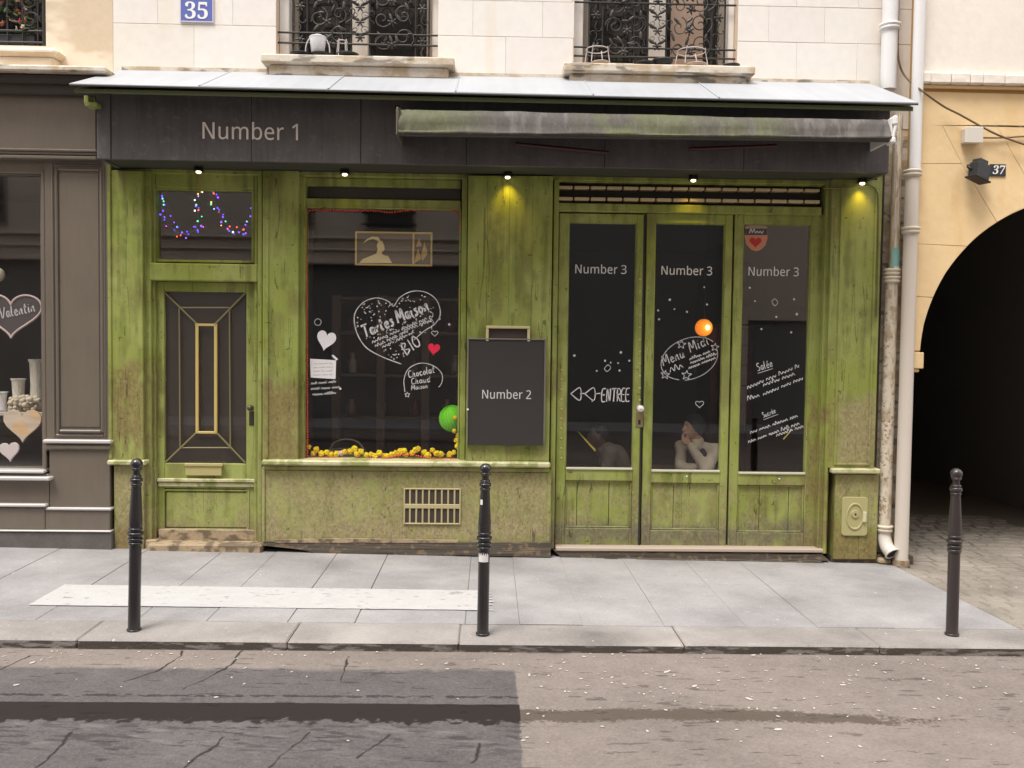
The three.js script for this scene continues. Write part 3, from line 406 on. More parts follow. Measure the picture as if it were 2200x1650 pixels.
{ // enamel number plate 35
  const r = prect(387, -12, 457, 46, ZW + 0.02), p = thing('number_plate', 'blue enamel plate with white 35 on the cream wall', 'sign', [(r[0] + r[1]) / 2, r[2], ZW + 0.003]);
  part(p, 'plate', cbox(r[0], r[1], r[2], r[3], ZW + 0.003, ZW + 0.014, 0.003), plain(0.12, 0.15, 0.42, 0.3));
  const t = prect(397, 3, 446, 40, ZW + 0.02); part(p, 'numerals', letters('35', fontB, t[0], t[1], t[2], t[3], ZW + 0.013, 0.004), WHITEPAINT);
  part(p, 'rim', merge(frameBoxes(r[0] - 0.004, r[1] + 0.004, r[2] - 0.004, r[3] + 0.004, 0.008, ZW + 0.003, ZW + 0.0165, 0.001)), plain(0.6, 0.55, 0.58, 0.4));
}

// ================================================================ GREEN SHOPFRONT
const shop = thing('green_shopfront', 'weathered green wooden shopfront under a zinc roof', 'shopfront', [0, 0, 0]);
const SF = (name, x0, y0, x1, y1, zb, zf, m = GREEN, c = 0.005) => part(shop, name, pbox(x0, y0, x1, y1, zb, zf, c), m);
SF('pilaster', 238, 366, 307, 989, -0.2, 0); SF('pilaster_edge', 231, 352, 239, 986, -0.2, 0.012);
SF('pilaster', 564, 366, 641, 989, -0.2, 0); SF('pilaster_strip', 570, 380, 577, 985, -0.01, 0.01);
SF('pilaster', 1786, 372, 1888, 1006, -0.2, 0.0);
{ const a = prect(1800, 398, 1878, 1000, 0.008); part(shop, 'pilaster_moulding', merge(frameBoxes(a[0], a[1], a[2], a[3], 0.018, -0.01, 0.009)), GREEN); }
SF('pilaster_base', 245, 1000, 309, 1193, -0.2, -0.004); SF('pilaster_base', 1793, 1019, 1886, 1202, -0.2, -0.004);
SF('pilaster_cap', 229, 989, 312, 1000, -0.2, 0.045, WORN_TOPLIT, 0.01); SF('pilaster_cap', 1788, 1007, 1893, 1018, -0.2, 0.045, WORN_TOPLIT, 0.01);
// boards of the wide panel between window and doors
{ const edges = [1003, 1045, 1092, 1141, 1184]; for (let i = 0; i < 4; i++) SF('board', edges[i] + 0.15, 378, edges[i + 1] - 0.15, 990, -0.2, -0.003 + [0, 0.001, 0, 0.0005][i], GREEN, 0.001); }
// header beam and soffit, shade put into their dark colour; inside of fascia box
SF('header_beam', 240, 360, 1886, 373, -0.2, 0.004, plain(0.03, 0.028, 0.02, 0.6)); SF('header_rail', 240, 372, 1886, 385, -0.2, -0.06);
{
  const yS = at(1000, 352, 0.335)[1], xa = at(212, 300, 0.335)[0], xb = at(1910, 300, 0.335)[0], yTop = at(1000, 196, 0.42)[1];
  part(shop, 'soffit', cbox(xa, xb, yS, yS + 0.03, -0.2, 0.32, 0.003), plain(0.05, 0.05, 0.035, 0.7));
  const e = [208, 238, 540, 775, 1003, 1300, 1600, 1912]; for (let i = 0; i + 1 < e.length; i++) { const q = prect(e[i], 214, e[i + 1], 350, 0.34); part(shop, 'fascia_board', cbox(q[0] + 0.0015, q[1] - 0.0015, yS - 0.012, yTop - 0.03, 0.31, 0.34 - (i % 2 ? 0.002 : 0) + (i === 0 ? 0.006 : 0), 0.003), FASCIA); }
  part(shop, 'fascia_end', cbox(xa - 0.01, xa + 0.02, yS - 0.012, yTop - 0.03, -0.2, 0.308, 0.003), FASCIA); part(shop, 'fascia_end', cbox(xb - 0.02, xb + 0.01, yS - 0.012, yTop - 0.03, -0.2, 0.308, 0.003), FASCIA);
  part(shop, 'cornice', merge([cbox(xa - 0.03, xb + 0.03, yTop - 0.05, yTop - 0.025, -0.2, 0.345, 0.004), cbox(xa - 0.05, xb + 0.05, yTop - 0.025, yTop + 0.005, -0.2, 0.365, 0.006)]), plain(0.07, 0.078, 0.026, 0.6));  // cornice colour darkened, the eave shade is painted into it
  const t = prect(435, 262, 640, 300, 0.342); part(shop, 'lettering', letters('Number 1', font, t[0], t[1], t[2], t[3], 0.339, 0.004), plain(0.78, 0.72, 0.67, 0.6), 'pale beige lettering Number 1');
  part(shop, 'bracket', merge([pbox(180, 205, 190, 222, 0.32, 0.42, 0.004), pbox(182, 219, 208, 228, 0.32, 0.42, 0.004)]), GREEN);
  // zinc roof in folded sheets
  const roof = part(shop, 'roof', (() => { const a = at3(160, 186, 0.575), b = at3(1962, 226, 0.575), c = at3(1868, 186, -0.2), d = at3(262, 156, -0.2); return slab([a, b, c, d].map((p) => p.add(V3(0, -0.014, 0))), V3(0, -0.03, 0)); })(), plain(0.07, 0.078, 0.026, 0.6));  // underside board shares the cornice tone, eave shade put into its colour
  const E0 = at3(148, 179, 0.60), E1 = at3(1974, 221, 0.60), T0 = at3(262, 150, -0.195), T1 = at3(1868, 180, -0.195);
  const xs = [E0.x, ...[428, 705, 979, 1275, 1546].map((p) => at(p, 200, 0.60)[0]), E1.x], lerpE = (x) => E0.clone().lerp(E1, (x - E0.x) / (E1.x - E0.x)), lerpT = (x) => T0.clone().lerp(T1, Math.min(1, Math.max(0, (x - T0.x) / (T1.x - T0.x))));
  for (let i = 0; i + 1 < xs.length; i++) { const g = 0.002, a = lerpE(xs[i] + g), b = lerpE(xs[i + 1] - g), c = i === xs.length - 2 ? T1.clone() : lerpT(xs[i + 1] - g), d = i === 0 ? T0.clone() : lerpT(xs[i] + g); const up = (i % 2) * 0.003; [a, b, c, d].forEach((p) => { p.y += up; }); const zn = part(roof, 'zinc_sheet', slab([a, b, c, d], V3(0, -0.006, 0)), ZINC); }
  for (let i = 1; i + 1 < xs.length; i++) { const a = lerpE(xs[i]), d = lerpT(xs[i]); part(roof, 'seam', bar(a.add(V3(0, 0.003, 0)), d.add(V3(0, 0.003, 0)), 0.006, 6), ZINC); }
  part(roof, 'drip_edge', merge([bar(E0.clone().add(V3(0.004, -0.008, -0.004)), E1.clone().add(V3(-0.004, -0.008, -0.004)), 0.009, 8)]), plain(0.1, 0.1, 0.1, 0.5));
}
// left door: surround, fanlight, leaf
SF('door_jamb', 308, 366, 325, 1172, -0.2, -0.045); SF('door_jamb', 553, 366, 563, 1180, -0.2, -0.035); SF('door_jamb', 325, 366, 334, 1172, -0.2, -0.08); SF('door_jamb', 546, 366, 553, 1172, -0.2, -0.08);
SF('head_rail', 334, 368, 546, 404, -0.2, -0.09); SF('transom_bar', 320, 566, 553, 604, -0.2, -0.038, GREEN, 0.008);
{
  const q = prect(326, 404, 546, 564, -0.11); const fw = part(shop, 'fanlight', merge(frameBoxes(q[0], q[1], q[2], q[3], 0.02, -0.16, -0.105)), GREEN);
  part(fw, 'pane', cbox(q[0] + 0.018, q[1] - 0.018, q[2] + 0.018, q[3] - 0.018, -0.145, -0.14, 0.0005), GLASS);
  const D = [-0.165, -0.12]; const dq = prect(333, 606, 547, 1146, D[1]), gq = prect(353, 627, 529, 996, D[1]);
  const door = part(shop, 'door', merge([cbox(dq[0], gq[0], dq[2], dq[3], ...D, 0.004), cbox(gq[1], dq[1], dq[2], dq[3], ...D, 0.004), cbox(gq[0], gq[1], gq[3], dq[3], ...D, 0.004), cbox(gq[0], gq[1], at(440, 1050, D[1])[1], gq[2], ...D, 0.004), cbox(gq[0], gq[1], dq[2], at(440, 1050, D[1])[1], D[0], D[1] - 0.018, 0.004)]), GREEN);
  const pan = prect(354, 1056, 532, 1136, D[1] + 0.006); part(door, 'panel', merge([cbox(pan[0], pan[1], pan[2], pan[3], D[0], D[1] - 0.004, 0.014), ...frameBoxes(pan[0] - 0.015, pan[1] + 0.015, pan[2] - 0.012, pan[3] + 0.015, 0.012, D[0], D[1] + 0.006)]), GREEN);
  part(door, 'ledge', merge([pbox(337, 1029, 549, 1036, D[1], D[1] + 0.035, 0.004), pbox(340, 1037, 546, 1046, D[1], D[1] + 0.02, 0.004)]), WORN_TOPLIT);
  part(door, 'kick_board', pbox(340, 1138, 549, 1163, D[0], D[1] + 0.03, 0.006), STEP);
  part(door, 'letter_box', merge([pbox(398, 998, 476, 1022, D[1], D[1] + 0.025, 0.004), pbox(396, 996, 478, 1002, D[1], D[1] + 0.034, 0.003)]), plain(0.42, 0.36, 0.15, 0.45), 'brass coloured letter box');
  part(door, 'backing', cbox(gq[0] - 0.01, gq[1] + 0.01, gq[2] - 0.01, gq[3] + 0.01, D[0] - 0.01, D[0] + 0.004, 0.001), plain(0.04, 0.026, 0.017, 0.5));
  part(door, 'pane', cbox(gq[0], gq[1], gq[2], gq[3], D[0] + 0.012, D[0] + 0.016, 0.0005), GLASS);
  const zb = D[1] - 0.008, J = (a, b) => at3(a, b, zb), BARD = plain(0.2, 0.17, 0.08, 0.45), lines = [[[353, 628], [424, 697]], [[529, 628], [462, 697]], [[355, 994], [424, 928]], [[527, 994], [464, 928]]];
  for (const [a, b] of lines) part(door, 'grille_bar', bar(J(...a), J(...b), 0.008, 5), BARD);
  for (const [a, b] of [[[386, 661], [492, 661]], [[388, 962], [494, 962]], [[385, 661], [387, 962]], [[493, 661], [495, 962]]]) part(door, 'grille_bar', bar(J(...a), J(...b), 0.006, 5), BARD);
  for (const [a, b] of [[[422, 698], [464, 698]], [[424, 929], [465, 929]], [[423, 698], [425, 929]], [[463, 698], [465, 929]]]) { const p = J(...a), r = J(...b), w = 0.0085; part(door, 'gilt_bar', cbox(Math.min(p.x, r.x) - w, Math.max(p.x, r.x) + w, Math.min(p.y, r.y) - w, Math.max(p.y, r.y) + w, zb - 0.006, zb + 0.014, 0.003), BRASS); }
  const k = at3(540, 876, D[1]), knob = lathe([[0.001, 0], [0.02, 0], [0.012, 0.012], [0.012, 0.03], [0.024, 0.042], [0.02, 0.06], [0.001, 0.065]], 14); knob.rotateX(Math.PI / 2); knob.translate(k.x, k.y, k.z); part(door, 'knob', knob, plain(0.06, 0.05, 0.04, 0.3));
  part(door, 'lock_plate', pbox(535, 884, 547, 914, D[1], D[1] + 0.006, 0.002), plain(0.04, 0.035, 0.03, 0.4));
}
{ const q = prect(316, 1169, 562, 1197, 0.04); part(shop, 'door_step', cbox(q[0], q[1], q[2] - 0.03, q[3], -0.3, 0.04, 0.015), STEP); }
SF('floor_block', 310, 1160, 336, 1196, -0.2, -0.02, STEP, 0.01);
// shop window
SF('window_jamb', 642, 378, 655, 990, -0.2, -0.06); SF('window_jamb', 990, 378, 1002, 990, -0.2, -0.05);
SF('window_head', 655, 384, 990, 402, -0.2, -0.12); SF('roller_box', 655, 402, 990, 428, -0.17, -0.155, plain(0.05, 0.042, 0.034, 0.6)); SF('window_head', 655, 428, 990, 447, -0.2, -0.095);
const ZG = -0.115, wq = prect(655, 446, 989, 991, ZG);
const shopWindow = part(shop, 'shop_window', merge(frameBoxes(wq[0], wq[1], wq[2], wq[3], 0.014, -0.15, -0.09)), GREEN);
part(shopWindow, 'pane', cbox(wq[0] + 0.012, wq[1] - 0.012, wq[2] + 0.012, wq[3] - 0.012, ZG - 0.006, ZG, 0.0005), GLASS);
{
  const z = ZG + 0.002, o = [];
  const H = [[862, 782], [820, 766], [785, 745], [765, 710], [762, 675], [780, 650], [810, 640], [835, 648], [845, 658], [858, 640], [885, 626], [915, 628], [938, 645], [946, 675], [935, 695], [910, 712], [890, 730]];
  outline(H, 2.4, z, o); write('Tartes', [783, 726], [850, 697], 26, 5.2, z, o); write('Maison', [856, 694], [925, 664], 27, 5.2, z, o);
  for (const [a, b] of [[[800, 738], [932, 680]], [[806, 746], [880, 712]], [[822, 748], [890, 716]], [[868, 712], [930, 690]]]) scribble(a, b, 8, 2, z, o);
  write('BIO', [874, 764], [908, 738], 26, 3.6, z, o);
  const C = at(850, 700, z); let n = 0; while (n < 210) { const px = rr(766, 942), py = rr(634, 776), inA = ((px - 812) / 48) ** 2 + ((py - 690) / 48) ** 2 < 1, inB = ((px - 895) / 48) ** 2 + ((py - 675) / 46) ** 2 < 1, inC = py > 690 && py < 772 && px > 780 + (py - 690) * 0.7 && px < 925 - (py - 690) * 0.75; if (!(inA || inB || inC)) continue; n++; const along = (px - 783) * -0.43 + 726 - py; if (along > 2 && along < 30) continue; const p = at(px, py, z); o.push(disc(p[0], p[1], rr(0.0035, 0.0068), z, 6)); }
  outline([[870, 842], [868, 815], [878, 792], [905, 780], [935, 788], [950, 805], [948, 825], [942, 832]], 2, z, o); write('Chocolat', [878, 812], [936, 800], 15, 2.4, z, o); write('Chaud', [884, 826], [926, 820], 13, 2.2, z, o); write('Maison', [884, 838], [920, 833], 10, 1.8, z, o);
  outline(starPts(875, 848, 6, 0), 1.6, z, o); for (const [a, b, s] of [[[668, 826], [722, 822], 6], [[668, 838], [730, 834], 7], [[672, 850], [722, 846], 6]]) scribble(a, b, s, 1.8, z, o);
  outline(heartPts(16).concat([heartPts(16)[0]]).map(([x, y]) => [934 + x * 7, 716 - y * 6.5]), 1.6, z, o); outline(ellipsePts(683, 692, 7, 7, 0, 0, 6.3, 14), 1.4, z, o); for (const [a, b] of [[944, 685], [965, 697], [731, 835]]) { const p = at(a, b, z); o.push(disc(p[0], p[1], 0.01, z, 10)); }
  part(shopWindow, 'chalk_writing', merge(o), CHALK, 'white chalk heart and handwriting on the glass');
}
// sill, stall riser, vent, plinth boards
SF('window_sill', 561, 991, 1183, 1003, -0.2, 0.06, WORN_TOPLIT, 0.012); SF('sill_moulding', 565, 1003, 1181, 1012, -0.2, 0.02, GREEN, 0.006);
SF('stall_riser', 569, 1012, 1181, 1170, -0.2, -0.002); SF('riser_edge', 562, 1004, 569, 1172, -0.2, 0.012);
SF('riser_edge', 1176, 1012, 1184, 1165, -0.2, 0.008);
{
  const q = prect(867, 1049, 990, 1127, 0.01), v = part(shop, 'vent_grille', merge([...frameBoxes(q[0], q[1], q[2], q[3], 0.012, -0.004, 0.012), cbox(q[0], q[1], (q[2] + q[3]) / 2 - 0.018, (q[2] + q[3]) / 2 + 0.018, -0.004, 0.011, 0.003)]), plain(0.42, 0.36, 0.19, 0.6));
  part(v, 'vent_back', cbox(q[0] + 0.01, q[1] - 0.01, q[2] + 0.01, q[3] - 0.01, -0.003, 0.001, 0.0005), plain(0.05, 0.035, 0.025, 0.8));  // dark sheet set in for the shaded hole behind the bars
  const h = (q[3] - q[2]) / 2; for (let r = 0; r < 2; r++) for (let i = 1; i < 9; i++) { const x = q[0] + (q[1] - q[0]) * i / 9, y0 = r ? q[2] + 0.011 : q[2] + h + 0.017, y1 = r ? q[2] + h - 0.017 : q[3] - 0.011; part(v, 'vent_bar', cbox(x - 0.007, x + 0.007, y0, y1, 0.0015, 0.0095, 0.003), plain(0.42, 0.36, 0.19, 0.6)); }
}
{ // warped plinth boards; last piece is the shadow gap under them, painted near-black
  const z = 0.02, a = [[566, 1164], [985, 1163], [985, 1193], [700, 1192], [640, 1180], [566, 1172]], b = [[978, 1166], [1183, 1166], [1183, 1197], [978, 1193]], c = [[568, 1180], [1184, 1196], [1184, 1212], [568, 1200]];
  part(shop, 'plinth_board_and_gap_shade', slab(a.map((p) => at3(...p, z)), V3(0, 0, -0.03)), OLDWOOD); part(shop, 'plinth_board_and_gap_shade', slab(b.map((p) => at3(...p, z + 0.012)), V3(0, 0, -0.03)), OLDWOOD); part(shop, 'plinth_board_and_gap_shade', slab(c.map((p) => at3(...p, -0.02)), V3(0, 0, -0.08)), plain(0.02, 0.017, 0.014, 0.9));
  part(shop, 'chipped_edge', slab([[590, 1160], [740, 1157], [880, 1159], [985, 1161], [985, 1166], [590, 1166]].map((p) => at3(...p, 0.024)), V3(0, 0, -0.02)), STEP);
}
// glazed double doors and side light
SF('door_jamb', 1185, 384, 1196, 1180, -0.2, -0.05); SF('door_post', 1766, 384, 1787, 1190, -0.2, -0.04); SF('door_post_edge', 1778, 384, 1785, 1190, -0.1, 0.0);
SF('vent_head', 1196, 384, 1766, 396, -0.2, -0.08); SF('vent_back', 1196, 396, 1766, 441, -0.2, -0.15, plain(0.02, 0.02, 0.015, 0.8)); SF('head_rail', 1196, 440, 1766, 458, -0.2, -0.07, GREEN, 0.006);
const SLAT = plain(0.55, 0.43, 0.24, 0.45);
for (let r = 0; r < 2; r++) for (let i = 0; i < 16; i++) { const x = 1199 + i * 35.4, sl = i * 0.45; SF('vent_slat', x, r ? 423 + sl : 399 + sl, x + 31.5, r ? 430 + sl : 405 + sl, -0.15, -0.07, SLAT, 0.003); }
const DZ = [-0.155, -0.105];
const doorWriting = [
  (z, o) => { for (const [cx, dir] of [[1246, 1], [1276, 1]]) outline([[cx - 20, 846], [cx, 833], [cx, 860], [cx - 20, 846]].map(([a, b]) => [a + (cx > 1250 ? 0 : 0), b]), 2.6, z, o); outline([[1246, 846], [1256, 845]], 2.6, z, o); outline([[1278, 846], [1290, 845]], 2.6, z, o); write('ENTREE', [1293, 863], [1354, 862], 28, 3.2, z, o); for (const [a, b, s] of [[1234, 764, 6], [1334, 757, 6], [1300, 775, 5], [1312, 779, 4], [1328, 780, 4], [1352, 775, 5], [1282, 797, 4], [1331, 796, 5], [1272, 862, 3]]) { const p = at(a, b, z); o.push(disc(p[0], p[1], s / 560, z, 7)); } outline([[1298, 792], [1306, 784], [1312, 790], [1304, 798], [1298, 792]], 1.6, z, o); },
  (z, o) => { outline(ellipsePts(1482, 770, 64, 43, -0.36, 2.2, 5.9, 28), 1.8, z, o); outline(ellipsePts(1482, 772, 62, 42, -0.36, 0.0, 2.0, 20), 1.5, z, o); for (const [a, b, r] of [[1464, 740, 10], [1536, 746, 9], [1429, 805, 10], [1475, 806, 11]]) outline(starPts(a, b, r, 0.1), 1.8, z, o); write('Menu', [1426, 786], [1474, 766], 22, 2.6, z, o); write('Midi', [1484, 757], [1526, 738], 22, 2.6, z, o); for (const [a, b] of [[[1482, 774], [1526, 757]], [[1484, 782], [1540, 762]], [[1480, 793], [1540, 770]]]) scribble(a, b, 7, 2.2, z, o); scribble([1440, 800], [1468, 790], 12, 2.2, z, o); outline(heartPts(14).concat([heartPts(14)[0]]).map(([x, y]) => [1503 + x * 9, 868 - y * 8]), 1.4, z, o); for (const [a, b, s] of [[1414, 667, 5], [1416, 686, 5], [1439, 644, 6], [1449, 664, 4], [1476, 670, 5], [1519, 654, 5], [1513, 617, 4]]) { const p = at(a, b, z); o.push(disc(p[0], p[1], s / 560, z, 7)); } },
  (z, o) => { write('Salée', [1628, 798], [1662, 786], 17, 2.2, z, o); outline([[1628, 802], [1660, 792]], 1.4, z, o); for (const [a, b] of [[[1606, 836], [1718, 788]], [[1640, 830], [1708, 806]], [[1606, 860], [1632, 852]], [[1640, 850], [1726, 815]]]) scribble(a, b, 9, 2.2, z, o); write('Sucrée', [1640, 898], [1668, 886], 12, 1.8, z, o); outline([[1640, 902], [1672, 890]], 1.4, z, o); for (const [a, b] of [[[1612, 932], [1714, 896]], [[1608, 952], [1718, 912]], [[1668, 938], [1726, 918]]]) scribble(a, b, 8, 2.0, z, o); for (const [a, b, s] of [[1611, 618, 5], [1622, 647, 4], [1706, 643, 5], [1712, 675, 6], [1668, 681, 5], [1636, 707, 5], [1700, 714, 5]]) { const p = at(a, b, z); o.push(disc(p[0], p[1], s / 560, z, 7)); } outline([[1658, 648], [1664, 642], [1671, 650], [1664, 657], [1658, 648]], 1.8, z, o); },
];
[[1196, 1381, 1219, 1364, 478, 1006, 1236, 1346, 568, 588], [1383, 1568, 1404, 1553, 480, 1011, 1421, 1530, 571, 591], [1571, 1766, 1592, 1737, 482, 1016, 1608, 1716, 573, 593]].forEach(([x0, x1, g0, g1, gt, gb, t0, t1, ty0, ty1], i) => {
  const q = prect(x0, 459, x1, 1178, DZ[1]), g = prect(g0, gt, g1, gb, DZ[1]), pTop = at(x0, gb + 26, DZ[1])[1], pBot = at(x0, gb + 128, DZ[1])[1], S = DZ;
  const door = part(shop, 'glazed_door', merge([cbox(q[0] + 0.002, g[0], q[2], q[3], ...S, 0.005), cbox(g[1], q[1] - 0.002, q[2], q[3], ...S, 0.005), cbox(g[0], g[1], g[3], q[3], ...S, 0.004), cbox(g[0], g[1], pTop, g[2], ...S, 0.004), cbox(g[0], g[1], q[2], pBot, ...S, 0.004)]), GREEN);
  part(door, 'bead', merge(frameBoxes(g[0] - 0.002, g[1] + 0.002, g[2] - 0.002, g[3] + 0.002, 0.008, S[0], S[1] - 0.012)), GREEN);
  part(door, 'sill_strip', cbox(g[0] + 0.002, g[1] - 0.002, g[2] - 0.012, g[2] + 0.006, S[0], S[1] + 0.012, 0.004), plain(0.55, 0.52, 0.4, 0.5));
  const zp = -0.133; part(door, 'pane', cbox(g[0], g[1], g[2], g[3], zp - 0.005, zp, 0.0005), GLASS);
  const cut = [0, [0.18, 0.66], [0.34, 0.34], [0.34, 0.78]][i + 1], e = [0, ...(cut[0] === cut[1] ? [cut[0]] : cut), 1]; for (let k = 0; k + 1 < e.length; k++) part(door, 'panel_board', cbox(g[0] + (g[1] - g[0]) * e[k] + 0.002, g[0] + (g[1] - g[0]) * e[k + 1] - 0.002, pBot, pTop, S[0], S[1] - 0.028 - 0.002 * (k % 2), 0.003), GREEN);
  part(door, 'panel_moulding', merge(frameBoxes(g[0], g[1], pBot, pTop, 0.014, S[0], S[1] - 0.012, 0.006)), GREEN);
  const t = prect(t0, ty0, t1, ty1, zp); part(door, 'lettering', letters('Number 3', font, t[0], t[1], t[2], t[3], zp + 0.001, 0.0015), plain(0.66, 0.64, 0.62, 0.7));
  const o = []; doorWriting[i](zp + 0.0012, o); part(door, 'chalk_writing', merge(o), CHALK);
  if (i === 0) {
    const k = at3(1374, 877, DZ[1]), kn = lathe([[0.001, 0], [0.03, 0], [0.014, 0.014], [0.013, 0.035], [0.028, 0.05], [0.026, 0.066], [0.001, 0.074]], 16); kn.rotateX(Math.PI / 2); kn.translate(k.x, k.y, k.z); part(door, 'knob', kn, plain(0.75, 0.7, 0.66, 0.25));
    part(door, 'lock_plate', pbox(1366, 886, 1382, 918, DZ[1], DZ[1] + 0.008, 0.002), plain(0.2, 0.15, 0.08, 0.4)); part(door, 'keyhole', pbox(1371, 902, 1376, 912, DZ[1] + 0.008, DZ[1] + 0.01, 0.001), BLACK);
    for (let y = 600; y < 880; y += 26) { const a = at3(1375, y, DZ[1]), s = new THREE.SphereGeometry(0.008, 8, 6); s.translate(a.x, a.y, a.z); part(door, 'stud', s, plain(0.5, 0.45, 0.2, 0.5)); }
    for (let y = 795; y < 1000; y += 21) { const a = at3(1206, y, DZ[1]), s = new THREE.SphereGeometry(0.008, 8, 6); s.translate(a.x, a.y, a.z); part(door, 'stud', s, plain(0.5, 0.45, 0.14, 0.5)); }
    part(door, 'closing_strip', pbox(1377, 462, 1381, 1176, DZ[1] - 0.01, DZ[1] + 0.006, 0.002), plain(0.02, 0.018, 0.014, 0.8));
  }
  if (i) { const a = at3((x0 + x1) / 2 - (i === 2 ? -6 : 0), gb + 13, DZ[1]), s = new THREE.SphereGeometry(0.009, 8, 6); s.translate(a.x, a.y, a.z); part(door, 'stud', s, plain(0.6, 0.58, 0.5, 0.5)); }
});
SF('threshold', 1194, 1178, 1770, 1186, -0.25, 0.0, plain(0.42, 0.34, 0.27, 0.6), 0.006);
{ // rotting sill timbers
  const mk = (y0, y1, z, j) => { const p = []; for (let x = 1190; x <= 1782; x += 24) p.push([x, y0 + rr(-j, j) + (x - 1190) * 0.012]); for (let x = 1782; x >= 1190; x -= 24) p.push([x, y1 + rr(-j, j) + (x - 1190) * 0.012]); part(shop, 'sill_timber', slab(p.map((q) => at3(q[0], q[1], z)), V3(0, 0, -0.12)), OLDWOOD); };
  mk(1184, 1198, -0.012, 1); mk(1199, 1212, 0.012, 2); mk(1209, 1222, 0.03, 2.5);
  const p = []; for (let x = 1786; x <= 1962; x += 16) p.push([x, 1196 + rr(-3, 3)]); for (let x = 1962; x >= 1786; x -= 16) p.push([x, 1228]); part(shop, 'footing', slab(p.map((q) => at3(q[0], q[1], -0.03)), V3(0, 0, -0.2)), OLDWOOD);
}
{ // oval meter cover on the right pilaster base
  const q = prect(1810, 1069, 1863, 1150, 0.01), s = new THREE.Shape(), r = 0.025; s.moveTo(q[0] + r, q[2]); s.lineTo(q[1] - r, q[2]); s.quadraticCurveTo(q[1], q[2], q[1], q[2] + r); s.lineTo(q[1], q[3] - r); s.quadraticCurveTo(q[1], q[3], q[1] - r, q[3]); s.lineTo(q[0] + r, q[3]); s.quadraticCurveTo(q[0], q[3], q[0], q[3] - r); s.lineTo(q[0], q[2] + r); s.quadraticCurveTo(q[0], q[2], q[0] + r, q[2]);
  const M = plain(0.4, 0.36, 0.17, 0.5), g = new THREE.ExtrudeGeometry(s, { depth: 0.01, bevelEnabled: true, bevelSize: 0.004, bevelThickness: 0.004, bevelSegments: 2, curveSegments: 4 }); g.translate(0, 0, -0.002); const c = part(shop, 'meter_cover', g, M), cx = (q[0] + q[1]) / 2, cy = (q[2] + q[3]) / 2;
  const ring = new THREE.TorusGeometry(0.066, 0.007, 8, 28); ring.scale(1, 1.55, 1); ring.translate(cx, cy, 0.013); part(c, 'rim', ring, M); const lens = new THREE.CylinderGeometry(0.03, 0.034, 0.012, 18); lens.rotateX(Math.PI / 2); lens.translate(cx, cy + 0.02, 0.016); part(c, 'hub', lens, M); const hole = new THREE.CylinderGeometry(0.008, 0.008, 0.004, 12); hole.rotateX(Math.PI / 2); hole.translate(cx, cy + 0.02, 0.023); part(c, 'keyhole', hole, BLACK); part(c, 'latch', pbox(1855, 1100, 1862, 1122, 0.012, 0.03, 0.003), plain(0.6, 0.55, 0.38, 0.4));
}
{ // loose cable over the right pilaster
  part(shop, 'cable', tube([[1770, 404], [1815, 404], [1845, 398], [1870, 398], [1884, 410], [1887, 440], [1886, 560], [1884, 680]].map((p) => at3(...p, 0.012)), 0.0055, 40, 6), plain(0.16, 0.15, 0.06, 0.6));
}

